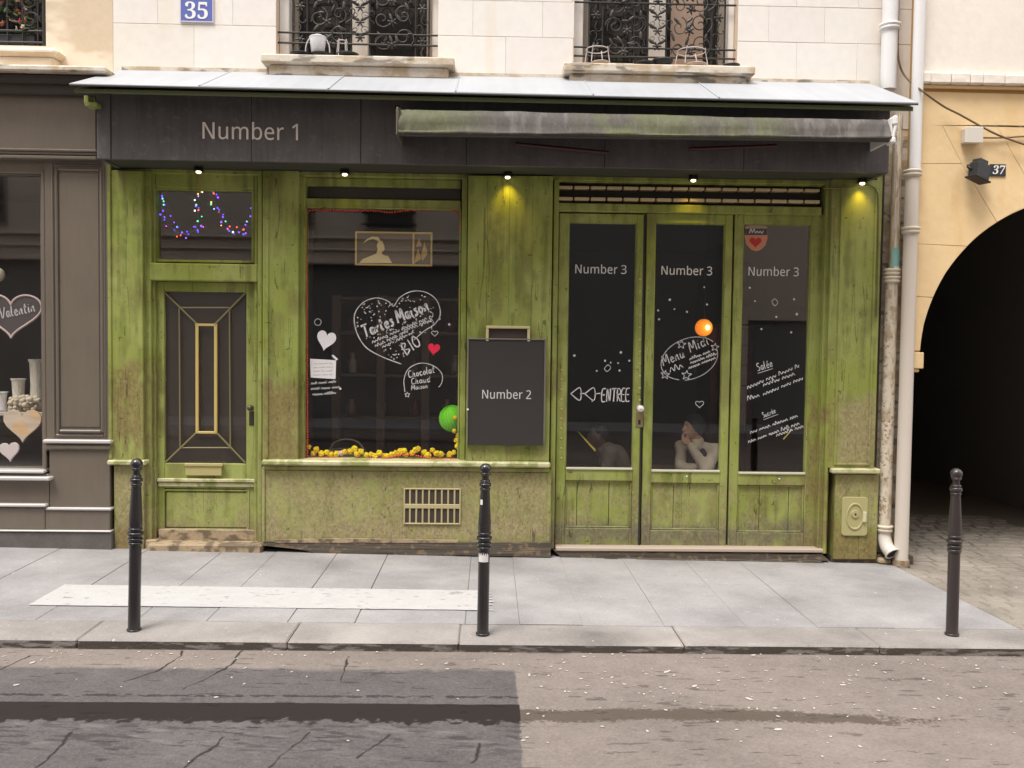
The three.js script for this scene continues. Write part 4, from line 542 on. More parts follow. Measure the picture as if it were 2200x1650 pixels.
// ================================================================ AWNING AND LAMPS UNDER THE FASCIA
{
  const L = at3(856, 258, 0.70), R = at3(1914, 276, 0.70), hL = (at(856, 230, 0.70)[1] - at(856, 288, 0.70)[1]), hR = (at(1914, 252, 0.70)[1] - at(1914, 300, 0.70)[1]);
  const aw = thing('rolled_awning', 'rolled up grey awning stained green with algae, under the roof eave', 'awning', [(L.x + R.x) / 2, L.y - 0.1, 0.43]);
  const nu = 120, prof = [[0.03, 0.46], [0.30, 0.5], [0.36, 0.47], [0.405, 0.2], [0.425, -0.1], [0.43, -0.34], [0.455, -0.40], [0.455, -0.5], [0.425, -0.53], [0.36, -0.45], [0.24, -0.3]], P = [], U = [], I = [];
  for (let i = 0; i <= nu; i++) { const t = i / nu, x = L.x + (R.x - L.x) * t, y = L.y + (R.y - L.y) * t, h = hL + (hR - hL) * t; prof.forEach(([z, v], j) => { const soft = Math.sin(Math.PI * Math.min(1, j / 9)) * (0.03 * (fbm(x * 1.5 + v * 2, v * 1.6 + 3, 3) - 0.5) + 0.035 * (fbm(x * 3.2 - v * 4, 7 + v, 4) - 0.5)), end = Math.max(0, 1 - Math.min(t, 1 - t) * 26); P.push(x, y + v * h + 0.010 * (fbm(x * 4, j, 3) - 0.5), Math.max(0.36, 0.36 + (z - 0.03) * 0.85 + soft + end * 0.012 * Math.sin(x * 130 + v * 6))); U.push(x, y + v * h); }); }
  const np = prof.length; for (let i = 0; i < nu; i++) for (let j = 0; j + 1 < np; j++) { const a = i * np + j; I.push(a, a + 1, a + np, a + 1, a + np + 1, a + np); }
  const g = new THREE.BufferGeometry(); g.setAttribute('position', new THREE.Float32BufferAttribute(P, 3)); g.setAttribute('uv', new THREE.Float32BufferAttribute(U, 2)); g.setIndex(I); g.computeVertexNormals();
  const xg = [[856, 990], [1285, 1480], [1560, 1650]].map(([a, b]) => [at(a, 260, 0.70)[0], at(b, 260, 0.70)[0]]);
  const AWN = matOf(metreMaps(L.x - 0.1, 3.1, R.x - L.x + 0.2, 0.6, 300, (x, y) => { const n = fbm(x * 26, y * 8, 4), f = vn(x * 130, y * 60), b = fbm(x * 2.4, y * 3, 4); let c = [0.072, 0.061, 0.053]; c = mix3(c, [0.12, 0.105, 0.093], sst(0.45, 0.75, n)); let gm = 0; for (const [a, e] of xg) gm = Math.max(gm, sst(a - 0.25, a + 0.12, x) * sst(e + 0.3, e - 0.15, x)); gm *= sst(0.3, 0.6, fbm(x * 12, y * 10, 4) * 0.7 + b * 0.4); c = mix3(c, [0.095, 0.102, 0.034], gm * 0.7); const k = 0.85 + 0.3 * f; return [c[0] * k, c[1] * k, c[2] * k, n]; }), 0.004, 0.75);
  AWN.side = THREE.DoubleSide; part(aw, 'canvas', g, AWN);
  part(aw, 'front_bar', bar(V3(L.x, L.y - hL * 0.5, 0.69), V3(R.x, R.y - hR * 0.5, 0.69), 0.018, 8), plain(0.05, 0.045, 0.04, 0.5));
  part(aw, 'roller', bar(V3(L.x, L.y + hL * 0.15, 0.52), V3(R.x, R.y + hR * 0.15, 0.52), 0.06, 12), plain(0.04, 0.04, 0.035, 0.7));
  part(aw, 'end_bracket', merge([cbox(L.x - 0.018, L.x, L.y - hL * 0.55, L.y + hL * 0.5, 0.345, 0.70, 0.006), bar(V3(L.x - 0.012, L.y + hL * 0.5, 0.69), V3(L.x - 0.012, L.y + 0.005 + hL * 0.5, 0.345), 0.02, 8)]), plain(0.12, 0.1, 0.075, 0.6));
  part(aw, 'end_bracket', merge([cbox(R.x, R.x + 0.018, R.y - hR * 0.55, R.y + hR * 0.5, 0.345, 0.70, 0.006), cbox(R.x + 0.005, R.x + 0.045, R.y + hR * 0.12, R.y + hR * 0.56, 0.63, 0.725, 0.012), cbox(R.x - 0.01, R.x + 0.03, R.y - hR * 0.7, R.y - hR * 0.4, 0.63, 0.73, 0.012), bar(V3(R.x + 0.028, R.y + hR * 0.15, 0.71), V3(R.x + 0.012, R.y - hR * 0.45, 0.71), 0.01, 8)]), plain(0.75, 0.73, 0.7, 0.4), 'white painted end bracket');
  for (const [a, b] of [[[1108, 309], [1308, 328]], [[1480, 320], [1668, 313]]]) part(aw, 'folding_arm', bar(at3(...a, 0.4), at3(...b, 0.43), 0.014, 8), plain(0.05, 0.012, 0.01, 0.5));
}
{
  const zl = 0.06, ys = at(1000, 352, 0.335)[1];
  [[427, 353, 1.0, 'spot lamp above the fanlight door'], [741, 355, 0.16, 'dim spot lamp above the shop window'], [1091, 357, 1.0, 'bright spot lamp above the menu board panel'], [1490, 360, 0.9, 'spot lamp above the middle glazed door'], [1853, 363, 0.7, 'spot lamp above the right end pilaster']].forEach(([px, py, k, lab]) => {
    const x = at(px, py, zl)[0], lamp = thing('spot_lamp', 'small black ' + lab, 'lamp', [x, ys - 0.05, zl], 'spot lamps under the fascia');
    const hs = lathe([[0.012, 0.05], [0.034, 0.046], [0.04, 0.012], [0.036, 0.012], [0.03, 0.04], [0.008, 0.042]], 18); hs.translate(x, ys - 0.052, zl); part(lamp, 'housing', hs, BLACK);
    const b = new THREE.SphereGeometry(0.021, 16, 10); b.scale(1, 0.6, 1); b.translate(x, ys - 0.044, zl + 0.004); const lm = part(lamp, 'bulb', b, new THREE.MeshStandardMaterial({ color: 0x111111, emissive: new THREE.Color(1, 0.8, 0.45), emissiveIntensity: 1.5 })); lm.castShadow = false;
    const s = new THREE.SpotLight(new THREE.Color(1, 0.66, 0.06), 0.2 * k, 0, 0.75, 1); s.name = 'spot_glow'; s.position.set(0, 0.005, 0.004); s.target.position.set(0.01, -0.5, -0.10); s.castShadow = true; s.shadow.radius = 1; lamp.add(s, s.target);
  });
}

// ================================================================ MENU BOARD
{
  const q = prect(1003, 727, 1172, 959, 0.05), b = thing('menu_board', 'dark menu board reading Number 2 hung on the green panel', 'sign', [(q[0] + q[1]) / 2, q[2], 0.02]);
  const panel = part(b, 'panel', cbox(q[0] + 0.012, q[1] - 0.012, q[2] + 0.008, q[3] - 0.012, 0.018, 0.04, 0.002), plain(0.032, 0.028, 0.027, 0.5));
  part(b, 'frame', merge([cbox(q[0], q[0] + 0.012, q[2] + 0.02, q[3], 0.014, 0.05, 0.003), cbox(q[1] - 0.012, q[1], q[2] + 0.03, q[3], 0.014, 0.05, 0.003), cbox(q[0] + 0.012, q[1] - 0.012, q[3] - 0.012, q[3], 0.014, 0.05, 0.003)]), plain(0.16, 0.135, 0.11, 0.6));
  const t = prect(1036, 837, 1141, 857, 0.042); part(b, 'lettering', letters('Number 2', font, t[0], t[1], t[2], t[3], 0.0395, 0.0025), plain(0.55, 0.53, 0.51, 0.7));
  const h = prect(1044, 700, 1139, 728, 0.045), M = plain(0.5, 0.43, 0.22, 0.6);
  part(b, 'hanger', merge([cbox(h[0], h[1], h[3] - 0.022, h[3], 0.0, 0.05, 0.004), cbox(h[0], h[0] + 0.022, h[2] - 0.02, h[3] - 0.022, 0.0, 0.048, 0.004), cbox(h[1] - 0.022, h[1], h[2] - 0.02, h[3] - 0.022, 0.0, 0.048, 0.004)]), M);
  part(b, 'hanger_back', cbox(h[0] + 0.022, h[1] - 0.022, h[2] - 0.02, h[3] - 0.024, 0.0, 0.02, 0.002), plain(0.05, 0.035, 0.03, 0.7));
  const k = at3(1005, 880, 0.05), s = new THREE.SphereGeometry(0.009, 10, 8); s.translate(k.x, k.y, k.z); part(b, 'catch', s, plain(0.75, 0.73, 0.7, 0.3));
}

// ================================================================ THINGS IN AND ON THE GLASS
function lampBulb(c, k) { return new THREE.MeshStandardMaterial({ color: 0x222222, emissive: new THREE.Color(...c), emissiveIntensity: k }); }
{ // coloured fairy lights behind the fanlight
  const path = [[338, 412], [346, 440], [356, 470], [372, 493], [392, 503], [415, 497], [427, 475], [424, 445], [432, 418], [447, 410], [460, 432], [471, 458], [482, 486], [497, 502], [514, 498], [532, 485], [543, 462], [546, 432], [547, 412]].map((p) => at3(...p, -0.17));
  const g = thing('fairy_lights', 'string of coloured fairy lights hung in two swags behind the fanlight', 'fairy lights', [path[9].x, path[4].y, -0.17]); part(g, 'wire', tube(path, 0.0016, 80, 4), plain(0.03, 0.05, 0.03, 0.6));
  const cols = [[0.08, 0.06, 1], [0.08, 0.08, 1], [0.2, 0.05, 1], [0.08, 0.05, 1], [0.25, 0.08, 1], [1, 0.09, 0.07], [0.08, 0.8, 0.35], [0.8, 0.06, 0.7], [0.25, 0.5, 1], [0.9, 0.95, 1], [1, 0.45, 0.08]].map((c) => lampBulb(c, 1.1)), cv = new THREE.CatmullRomCurve3(path, false, 'centripetal'), bg = new THREE.SphereGeometry(0.0072, 8, 6);
  for (let i = 0; i < 84; i++) { const p = cv.getPointAt(Math.min(1, (i + rnd()) / 84)); const m = new THREE.Mesh(bg, cols[Math.floor(rnd() * cols.length)]); m.name = 'bulb'; m.position.set(p.x + rr(-0.04, 0.04) - g.position.x, p.y + rr(-0.035, 0.035) - g.position.y, rr(-0.015, 0.008)); m.scale.setScalar(rr(0.7, 1.15)); g.add(m); }
}
{ // red bead garland round the shop window
  const z = ZG + 0.012, runs = [[[661, 985], [660, 800], [659, 600], [658, 480], [659, 457], [668, 452], [740, 453], [800, 452], [840, 456], [880, 451], [928, 451]], [[970, 451], [980, 454], [987, 462], [988, 480], [987, 494]], [[987, 620], [987, 665]], [[662, 984], [700, 984], [760, 986], [830, 984], [870, 978], [900, 980], [930, 985], [984, 986]]], sp = new THREE.SphereGeometry(0.0084, 7, 5), l = [];
  for (const r of runs) { const c = new THREE.CatmullRomCurve3(r.map((p) => at3(...p, z)), false, 'centripetal'), n = Math.round(c.getLength() / 0.0212); for (let i = 0; i <= n; i++) { const p = c.getPointAt(i / n), q = sp.clone(); q.translate(p.x + rr(-0.002, 0.002), p.y + rr(-0.002, 0.002), p.z); l.push(q); } }
  const m = single('bead_garland', merge(l), plain(0.6, 0.055, 0.03, 0.5), 'red bead garland framing the shop window glass', 'garland');
}
{ // yellow pompoms along the foot of the window
  const z = ZG - 0.04, pts = [[663, 960], [673, 974], [680, 966], [691, 974], [702, 972], [711, 978], [722, 976], [733, 974], [741, 970], [751, 970], [761, 965], [768, 975], [776, 970], [786, 978], [797, 976], [806, 980], [815, 973], [824, 979], [832, 981], [842, 976], [852, 974], [860, 970], [868, 968], [873, 976], [886, 973], [893, 967], [899, 964], [911, 972], [919, 978], [929, 967], [938, 974], [947, 976], [966, 976], [975, 972], [984, 958], [981, 946], [985, 936]];
  const shape = (k) => { const g = new THREE.IcosahedronGeometry(0.0215, 2), p = g.attributes.position; for (let i = 0; i < p.count; i++) { const n = 0.78 + 0.44 * lat(Math.round(p.getX(i) * 9000) + k * 13, Math.round(p.getY(i) * 7000 + p.getZ(i) * 11000)); p.setXYZ(i, p.getX(i) * n, p.getY(i) * n, p.getZ(i) * n); } g.computeVertexNormals(); return g; }, sh = [shape(1), shape(2), shape(3)], M = [plain(0.85, 0.62, 0.006, 0.8), plain(0.88, 0.68, 0.01, 0.8), plain(0.8, 0.52, 0.006, 0.8)];
  const b = at3(820, 976, z), g = thing('pompom_garland', 'garland of yellow pompoms along the foot of the shop window', 'garland', [b.x, wq[2], z]); part(g, 'string', tube(pts.map((p) => at3(p[0], p[1], z)), 0.0015, 90, 4), plain(0.5, 0.4, 0.1, 0.8));
  pts.forEach(([px, py], i) => { const p = at3(px, py, z), m = shadows(new THREE.Mesh(sh[i % 3], i === 7 ? plain(0.75, 0.6, 0.55, 0.8) : M[i % 3])); m.name = 'pompom'; m.position.set(p.x - g.position.x, p.y - g.position.y, rr(-0.012, 0.012)); m.rotation.set(rr(0, 6), rr(0, 6), 0); m.scale.setScalar(rr(0.95, 1.25)); g.add(m); });
}
{ // green honeycomb paper ball with two yellow pompoms
  const c = at3(972, 899, -0.26), l = [], n = 26; for (let i = 0; i < n; i++) { const a = i / n * Math.PI * 2, s = new THREE.CircleGeometry(0.112, 18, -Math.PI / 2, Math.PI); s.rotateY(a); l.push(s); }
  const inner = new THREE.SphereGeometry(0.104, 20, 14); l.push(inner); const g = merge(l); g.rotateZ(0.3); g.translate(c.x, c.y, c.z); const ball = thing('paper_ball', 'bright green honeycomb paper ball at the right of the shop window', 'decoration', [c.x, c.y - 0.112, c.z]); const M = plain(0.2, 0.66, 0.02, 0.8); M.side = THREE.DoubleSide; part(ball, 'honeycomb', g, M);
  for (const [px, py] of [[978, 898], [976, 926]]) { const p = at3(px, py, -0.145), s = new THREE.IcosahedronGeometry(0.02, 1); s.translate(p.x, p.y, p.z); part(ball, 'pompom', s, plain(0.72, 0.5, 0.01, 0.8)); }
}
{ // paper hearts, note and round badge stuck on the glass
  let p = at(700, 733, ZG); single('paper_heart', heartSolid(p[0], p[1], 0.155, 0.165, ZG + 0.001, -0.22, 0.002), plain(0.72, 0.69, 0.7, 0.8), 'white paper heart stuck on the shop window', 'paper heart');
  p = at(932, 751, ZG); single('paper_heart', heartSolid(p[0], p[1], 0.098, 0.098, ZG + 0.001, -0.12, 0.002), plain(0.72, 0.012, 0.05, 0.6), 'small red paper heart stuck on the shop window', 'paper heart');
  const q = prect(666, 771, 722, 814, ZG + 0.002), n = thing('paper_note', 'white paper note stuck on the shop window under the heart', 'note', [(q[0] + q[1]) / 2, q[2], ZG]); part(n, 'sheet', slab([V3(q[0], q[3], ZG + 0.001), V3(q[0] + 0.006, q[2] + 0.01, ZG + 0.001), V3(q[1] - 0.004, q[2], ZG + 0.001), V3(q[1], q[3] - 0.01, ZG + 0.001)], V3(0, 0, 0.0012)), plain(0.72, 0.69, 0.69, 0.8)); const o = []; for (let y = 780; y < 812; y += 8) scribble([674, y + 3], [714, y + 2], 4, 0.9, ZG + 0.0028, o); part(n, 'writing', merge(o), plain(0.3, 0.28, 0.3, 0.8)); part(n, 'tape', slab([[712, 764], [722, 774], [727, 772], [716, 762]].map((a) => at3(...a, ZG + 0.0024)), V3(0, 0, 0.001)), plain(0.7, 0.68, 0.68, 0.5));
  const z = -0.1315, c = at(1624, 511, z), bd = thing('round_badge', 'shield shaped badge with red apple, stuck top left on the right door pane', 'sticker', [c[0], c[1] - 0.11, z]);
  const sh = new THREE.Shape(); [[1601, 487], [1612, 484], [1638, 484], [1648, 488], [1649, 512], [1644, 528], [1634, 537], [1624, 540], [1613, 536], [1603, 525], [1599, 508]].forEach((a, i) => { const v = at(...a, z); i ? sh.lineTo(...v) : sh.moveTo(...v); }); const bg = new THREE.ExtrudeGeometry(sh, { depth: 0.0012, bevelEnabled: false }); bg.translate(0, 0, z); part(bd, 'backing', bg, plain(0.55, 0.22, 0.12, 0.5));
  part(bd, 'banner', slab([[1600, 491], [1648, 491], [1648, 505], [1600, 505]].map((a) => at3(...a, z + 0.0014)), V3(0, 0, 0.0006)), plain(0.05, 0.05, 0.055, 0.5)); part(bd, 'arch_band', slab([[1605, 485], [1644, 485], [1640, 490], [1609, 490]].map((a) => at3(...a, z + 0.0014)), V3(0, 0, 0.0006)), plain(0.25, 0.22, 0.2, 0.5)); const o2 = []; scribble([1610, 501], [1640, 501], 9, 2.4, z + 0.0024, o2); part(bd, 'writing', merge(o2), CHALK); const h = at(1623, 520, z); part(bd, 'apple', heartSolid(h[0], h[1] - 0.005, 0.1, 0.085, z + 0.0014, 0, 0.0008), plain(0.45, 0.02, 0.015, 0.5));
}
{ // gilt relief picture hanging inside the window
  const z = -0.24, q = prect(763, 498, 929, 571, z), g = thing('gilt_picture', 'gilt framed relief of a bust in profile hanging inside the shop window', 'picture', [(q[0] + q[1]) / 2, q[2], z]), G = plain(0.62, 0.45, 0.15, 0.5);
  part(g, 'frame', merge(frameBoxes(q[0], q[1], q[2], q[3], 0.014, z - 0.02, z + 0.012)), G); part(g, 'ground', cbox(q[0] + 0.012, q[1] - 0.012, q[2] + 0.012, q[3] - 0.012, z - 0.02, z - 0.006, 0.001), plain(0.11, 0.085, 0.05, 0.5));
  const poly = (pts, d) => { const s = new THREE.Shape(pts.map((a) => new THREE.Vector2(...at(...a, z)))); const e = new THREE.ExtrudeGeometry(s, { depth: d, bevelEnabled: true, bevelSize: 0.002, bevelThickness: 0.003, bevelSegments: 1 }); e.translate(0, 0, z - 0.006); return e; };
  part(g, 'bust', poly([[772, 565], [780, 557], [798, 550], [809, 545], [812, 536], [810, 528], [813, 520], [821, 518], [825, 528], [826, 536], [819, 543], [823, 548], [834, 551], [842, 565]], 0.012), plain(0.72, 0.6, 0.3, 0.5)); part(g, 'plume', poly([[781, 522], [788, 514], [800, 509], [812, 510], [818, 518], [813, 518], [802, 513], [792, 515]], 0.01), plain(0.72, 0.6, 0.3, 0.5));
  part(g, 'divider', pbox(886, 500, 890, 570, z - 0.006, z + 0.008, 0.002), G); part(g, 'ornament', merge([poly([[890, 565], [898, 535], [905, 556]], 0.008), poly([[905, 548], [912, 520], [918, 545], [908, 560]], 0.008), poly([[894, 530], [900, 512], [906, 528]], 0.008)]), plain(0.5, 0.34, 0.12, 0.5));
}

// ================================================================ NEIGHBOUR SHOP ON THE LEFT
const xLend = -7.5;
{
  const zt = -0.2, tb = thing('tan_building', 'tan rendered building with a flower window, above the grey brown shop', 'building', [-5.3, 3.2, zt]), w = prect(-160, -700, 95, 96, zt); w[3] = 5.8; w[0] = w[1] - 1.2;
  const xr = xL35 - 0.003, s = new THREE.Shape([[xLend, 3.2], [xr, 3.2], [xr, yWall1], [xLend, yWall1]].map((p) => new THREE.Vector2(...p))); s.holes.push(new THREE.Path([[w[0], w[2]], [w[0], w[3]], [w[1], w[3]], [w[1], w[2]]].map((p) => new THREE.Vector2(...p)))); const g = new THREE.ExtrudeGeometry(s, { depth: 0.3, bevelEnabled: false }); g.translate(0, 0, zt - 0.304); part(tb, 'wall', g, TAN);
  const f = prect(-200, 97, 122, 122, -0.06); part(tb, 'sill', merge([cbox(w[0] - 0.12, f[1], f[2] + 0.02, f[3], zt - 0.25, -0.06, 0.03), cbox(w[0] - 0.08, f[1] - 0.04, f[2] - 0.08, f[2] + 0.03, zt - 0.05, -0.09, 0.02)]), TAN);
  const wm = part(tb, 'window', merge(frameBoxes(w[0], w[1], w[2], w[3], 0.06, zt - 0.25, zt - 0.18)), plain(0.05, 0.04, 0.035, 0.6)); part(wm, 'pane', cbox(w[0] + 0.05, w[1] - 0.05, w[2] + 0.05, w[3] - 0.05, zt - 0.23, zt - 0.22, 0.001), plain(0.012, 0.012, 0.012, 0.06)); part(tb, 'parapet', cbox(xLend, xr, yWall1, yWall1 + 0.3, zt - 0.6, zt + 0.1, 0.02), STONE);
  const gr = thing('iron_railing', 'black iron railing across the flower window at top left', 'railing', [(w[0] + w[1]) / 2, w[2], zt + 0.02]); for (const y of [0.03, 0.12, 0.55]) part(gr, 'rail', bar(V3(w[0] - 0.02, w[2] + y, zt - 0.02), V3(w[1] + 0.02, w[2] + y, zt - 0.02), 0.01), IRON); for (let x = w[0] + 0.05; x < w[1]; x += 0.12) part(gr, 'bar', bar(V3(x, w[2] + 0.002, zt - 0.02), V3(x, w[2] + 0.56, zt - 0.02), 0.007), IRON); { const x = w[1] - 0.02; part(gr, 'post', bar(V3(x, w[2] + 0.002, zt - 0.015), V3(x, w[2] + 0.75, zt - 0.015), 0.014), IRON); }
  for (let i = 0; i < 3; i++) { const m = spiralGeo.clone(); m.rotateZ(i * 2); m.translate(w[1] - 0.13, w[2] + 0.2 + i * 0.16, zt - 0.015); part(gr, 'scroll', m, IRON); }
  // flowers in the window box
  const fl = thing('flower_box', 'window box of red, pink and cream flowers with dark leaves', 'flower box', [at(30, 60, zt)[0], w[2] + 0.03, zt - 0.07]); part(fl, 'box', cbox(w[0] + 0.08, w[1] - 0.1, w[2] + 0.002, w[2] + 0.1, zt - 0.15, zt - 0.035, 0.01), plain(0.03, 0.03, 0.03, 0.6));
  const pet = (() => { const l = []; for (let i = 0; i < 5; i++) { const c = new THREE.SphereGeometry(0.013, 6, 4); c.scale(1.25, 0.35, 0.9); c.translate(0.013, 0, 0); c.rotateZ(0.5); c.rotateY(i * 1.257); l.push(c); } const g2 = merge(l); g2.rotateX(1.2); return g2; })(), leaf = (() => { const s2 = new THREE.SphereGeometry(0.02, 6, 4); s2.scale(1.6, 0.25, 0.8); return s2; })();
  const fc = [plain(0.45, 0.02, 0.06, 0.7), plain(0.6, 0.12, 0.22, 0.7), plain(0.75, 0.6, 0.42, 0.7), plain(0.62, 0.28, 0.16, 0.7)], lc = [plain(0.03, 0.06, 0.012, 0.6), plain(0.06, 0.1, 0.02, 0.6), plain(0.025, 0.03, 0.012, 0.6)];
  for (let i = 0; i < 300; i++) { const flow = i < 95, x = rr(w[0] + 0.1, w[1] - (flow ? 0.17 : 0.07)), h = rr(0.02, 0.48), m = shadows(new THREE.Mesh(flow ? pet : leaf, flow ? fc[i % 4] : lc[i % 3])); m.name = flow ? 'flower' : 'leaf'; m.position.set(x - fl.position.x, w[2] + 0.08 + h * (x > w[1] - 0.3 ? 0.9 : 1.05) - fl.position.y, rr(-0.06, 0.06)); m.rotation.set(rr(-0.8, 0.8), rr(0, 6.28), rr(-0.8, 0.8)); m.scale.setScalar(rr(0.7, 1.25)); fl.add(m); }
}
{
  const g = thing('taupe_shopfront', 'grey brown panelled shopfront at the left edge beside the green one', 'shopfront', [-4.2, 0, 0]);
  const T = (name, x0, y0, x1, y1, zb, zf, m = TAUPE, c = 0.005) => part(g, name, pbox(x0, y0, x1, y1, zb, zf, c), m);
  const xr = at(206, 280, 0.1)[0]; const far = (px, py, z) => at(px, py, z)[1];
  const wide = (name, y0, y1, zb, zf, px1, m = TAUPE, c = 0.006) => { const a = at(60, y0, zf)[1], b = at(60, y1, zf)[1]; return part(g, name, cbox(xLend, at(px1, (y0 + y1) / 2, zf)[0], b, a, zb, zf, c), m); };
  wide('zinc_cornice', 138, 152, -0.2, 0.26, 226, matOf({ map: STONE.map, bump: STONE.bumpMap }, 0.006, 0.8), 0.012); wide('cornice', 152, 176, -0.2, 0.2, 215, plain(0.045, 0.035, 0.03, 0.7), 0.03); wide('cornice', 172, 200, -0.2, 0.14, 208, plain(0.06, 0.05, 0.04, 0.7), 0.02);
  wide('fascia', 200, 320, -0.2, 0.06, 206); wide('moulding', 318, 324, -0.2, 0.09, 207, TAUPE, 0.008); wide('moulding', 325, 331, -0.2, 0.075, 207, TAUPE, 0.004); wide('moulding', 333, 340, -0.2, 0.085, 207, TAUPE, 0.006); wide('header', 340, 372, -0.2, -0.02, 234, TAUPE);
  T('window_stile', 90, 368, 97, 1008, -0.2, 0.0); T('pilaster', 97, 344, 233, 944, -0.2, 0.0);
  { const a = prect(111, 352, 226, 938, 0.01), b = prect(119, 361, 221, 929, 0.02), c = prect(125, 368, 216, 921, 0.01); part(g, 'panel_moulding', merge(frameBoxes(a[0], a[1], a[2], a[3], 0.02, -0.01, 0.012, 0.008)), TAUPE); part(g, 'panel_moulding', merge(frameBoxes(b[0], b[1], b[2], b[3], 0.02, -0.01, 0.024, 0.01)), TAUPE); part(g, 'panel', cbox(c[0] + 0.012, c[1] - 0.012, c[2] + 0.012, c[3] - 0.012, -0.01, 0.006, 0.003), TAUPE); }
  const CAP = plain(0.5, 0.47, 0.45, 0.35);
  T('pilaster_cap', 91, 945, 238, 953, -0.2, 0.05, CAP, 0.008); T('pilaster_cap', 95, 957, 237, 965, -0.2, 0.035, TAUPE, 0.006); T('pilaster_cap', 97, 953, 235, 968, -0.2, 0.015);
  T('pilaster_base', 106, 968, 236, 1092, -0.2, 0.01); T('pilaster_ledge', 97, 1091, 238, 1097, -0.2, 0.04, CAP, 0.006); T('pilaster_foot', 97, 1097, 236, 1146, -0.2, 0.025); 
  wide('window_sill', 1011, 1017, -0.2, 0.04, 94, CAP, 0.006); wide('window_sill', 1025, 1033, -0.2, 0.08, 106, CAP, 0.008); wide('riser', 1018, 1084, -0.2, 0.01, 105); wide('riser_ledge', 1083, 1090, -0.2, 0.055, 98, CAP, 0.008); wide('riser_foot', 1091, 1138, -0.2, 0.03, 96); wide('riser_ledge', 1139, 1143, -0.2, 0.045, 238, CAP, 0.006);
  wide('plinth', 1143, 1185, -0.2, 0.034, 240, matOf(metreMaps(-4.6, -0.2, 2, 1, 200, (x, y) => { const a = fbm(x * 14, y * 14, 4), b = vn(x * 120, y * 110), k = 0.7 + 0.5 * a + 0.2 * b; return [0.105 * k, 0.092 * k, 0.085 * k, a]; }), 0.004, 0.8), 0.006);
  const q = prect(-60, 372, 92, 1009, -0.1), x0 = q[1] - 1.9; const wn = part(g, 'shop_window', merge(frameBoxes(x0, q[1] + 0.02, q[2], q[3], 0.02, -0.14, -0.07)), TAUPE); part(wn, 'pane', cbox(x0 + 0.01, q[1], q[2] + 0.01, q[3] - 0.01, -0.105, -0.1, 0.0005), GLASS);
  part(g, 'pier', cbox(xLend, x0, 0, 3.1, -0.2, 0.0, 0.01), TAUPE);
  // display box behind the glass
  part(g, 'display_back', cbox(x0 - 0.1, q[1] + 0.1, q[2] - 0.1, q[3] + 0.1, -2.2, -2.15, 0.002), DARKWALL); part(g, 'display_side', cbox(q[1] + 0.1, q[1] + 0.14, q[2] - 0.1, q[3] + 0.1, -2.2, -0.21, 0.002), DARKWALL); part(g, 'display_side', cbox(x0 - 0.14, x0 - 0.1, q[2] - 0.1, q[3] + 0.1, -2.2, -0.21, 0.002), DARKWALL); part(g, 'display_floor', cbox(x0 - 0.14, q[1] + 0.14, q[2] - 0.14, q[2] - 0.1, -2.2, -0.21, 0.002), DARKWALL); part(g, 'display_ceiling', cbox(x0 - 0.14, q[1] + 0.14, q[3] + 0.1, q[3] + 0.14, -2.2, -0.21, 0.002), DARKWALL);
  const zs = -0.32, sy = at(40, 884, zs)[1]; part(g, 'shelf', cbox(x0, q[1] + 0.1, sy - 0.03, sy, zs - 0.16, zs + 0.08, 0.004), plain(0.5, 0.44, 0.36, 0.7));
  { const o = []; let p = at(25, 680, -0.17); const hc = p, hp = heartPts(40).map(([x, y]) => V3(hc[0] + x * 0.245, hc[1] + (y + 0.15) * 0.19, -0.16)); const hb = thing('heart_board', 'dark heart shaped board with pink rim reading St Valentin', 'sign', [hc[0], hc[1] - 0.2, -0.16]); part(hb, 'board', heartSolid(hc[0], hc[1] + 0.0, 0.485, 0.37, -0.168, 0, 0.008), plain(0.075, 0.06, 0.055, 0.7)); part(hb, 'rim', new THREE.TubeGeometry(new THREE.CatmullRomCurve3(hp, true), 100, 0.009, 6, true), plain(0.6, 0.45, 0.42, 0.6)); write('St Valentin', [-24, 690], [78, 668], 22, 3.6, -0.156, o); part(hb, 'writing', merge(o), CHALK); }
  { const p = at(50, 915, -0.2), W = matOf(metreMaps(-4.6, 0.6, 1, 1, 256, (x, y) => { const a = fbm(x * 8, y * 30, 4); return [...mix3([0.68, 0.45, 0.24], [0.62, 0.5, 0.38], sst(0.4, 0.65, fbm(x * 9, y * 9, 3))).map((k) => k * (0.8 + 0.4 * a)), a]; }), 0.002, 0.6); const h = single('wooden_heart', heartSolid(p[0], p[1] - 0.0, 0.30, 0.265, -0.2, 0, 0.012, 0.004), W, 'tan wooden heart hanging below the shelf of the left shop', 'heart'); const p2 = at(22, 971, -0.18); single('white_heart', heartSolid(p2[0], p2[1], 0.155, 0.15, -0.18, 0.08, 0.012, 0.004), plain(0.66, 0.58, 0.56, 0.7), 'small whitish heart hanging at the bottom of the left shop window', 'heart'); }
  const vase = (px, r, h, dz, lab, m) => { const x = at(px, 880, zs + dz)[0], v = lathe([[0.001, 0], [r * 1.05, 0], [r, h * 0.1], [r * 0.85, h * 0.5], [r * 0.95, h * 0.93], [r * 1.12, h * 0.97], [r * 1.1, h], [r * 0.9, h], [r * 0.8, h * 0.5], [0.001, h * 0.1]], 18); v.translate(x, sy + 0.001, zs + dz); single('vase', v, m, lab, 'vase', 'pale vases in the left shop window'); };
  const VM = matOf(metreMaps(-1, 0, 1, 1, 256, (x, y) => { const a = fbm(x * 30, y * 30, 3); return [0.62 * (0.7 + 0.5 * a), 0.57 * (0.7 + 0.5 * a), 0.47 * (0.7 + 0.5 * a), a]; }), 0.004, 0.7);
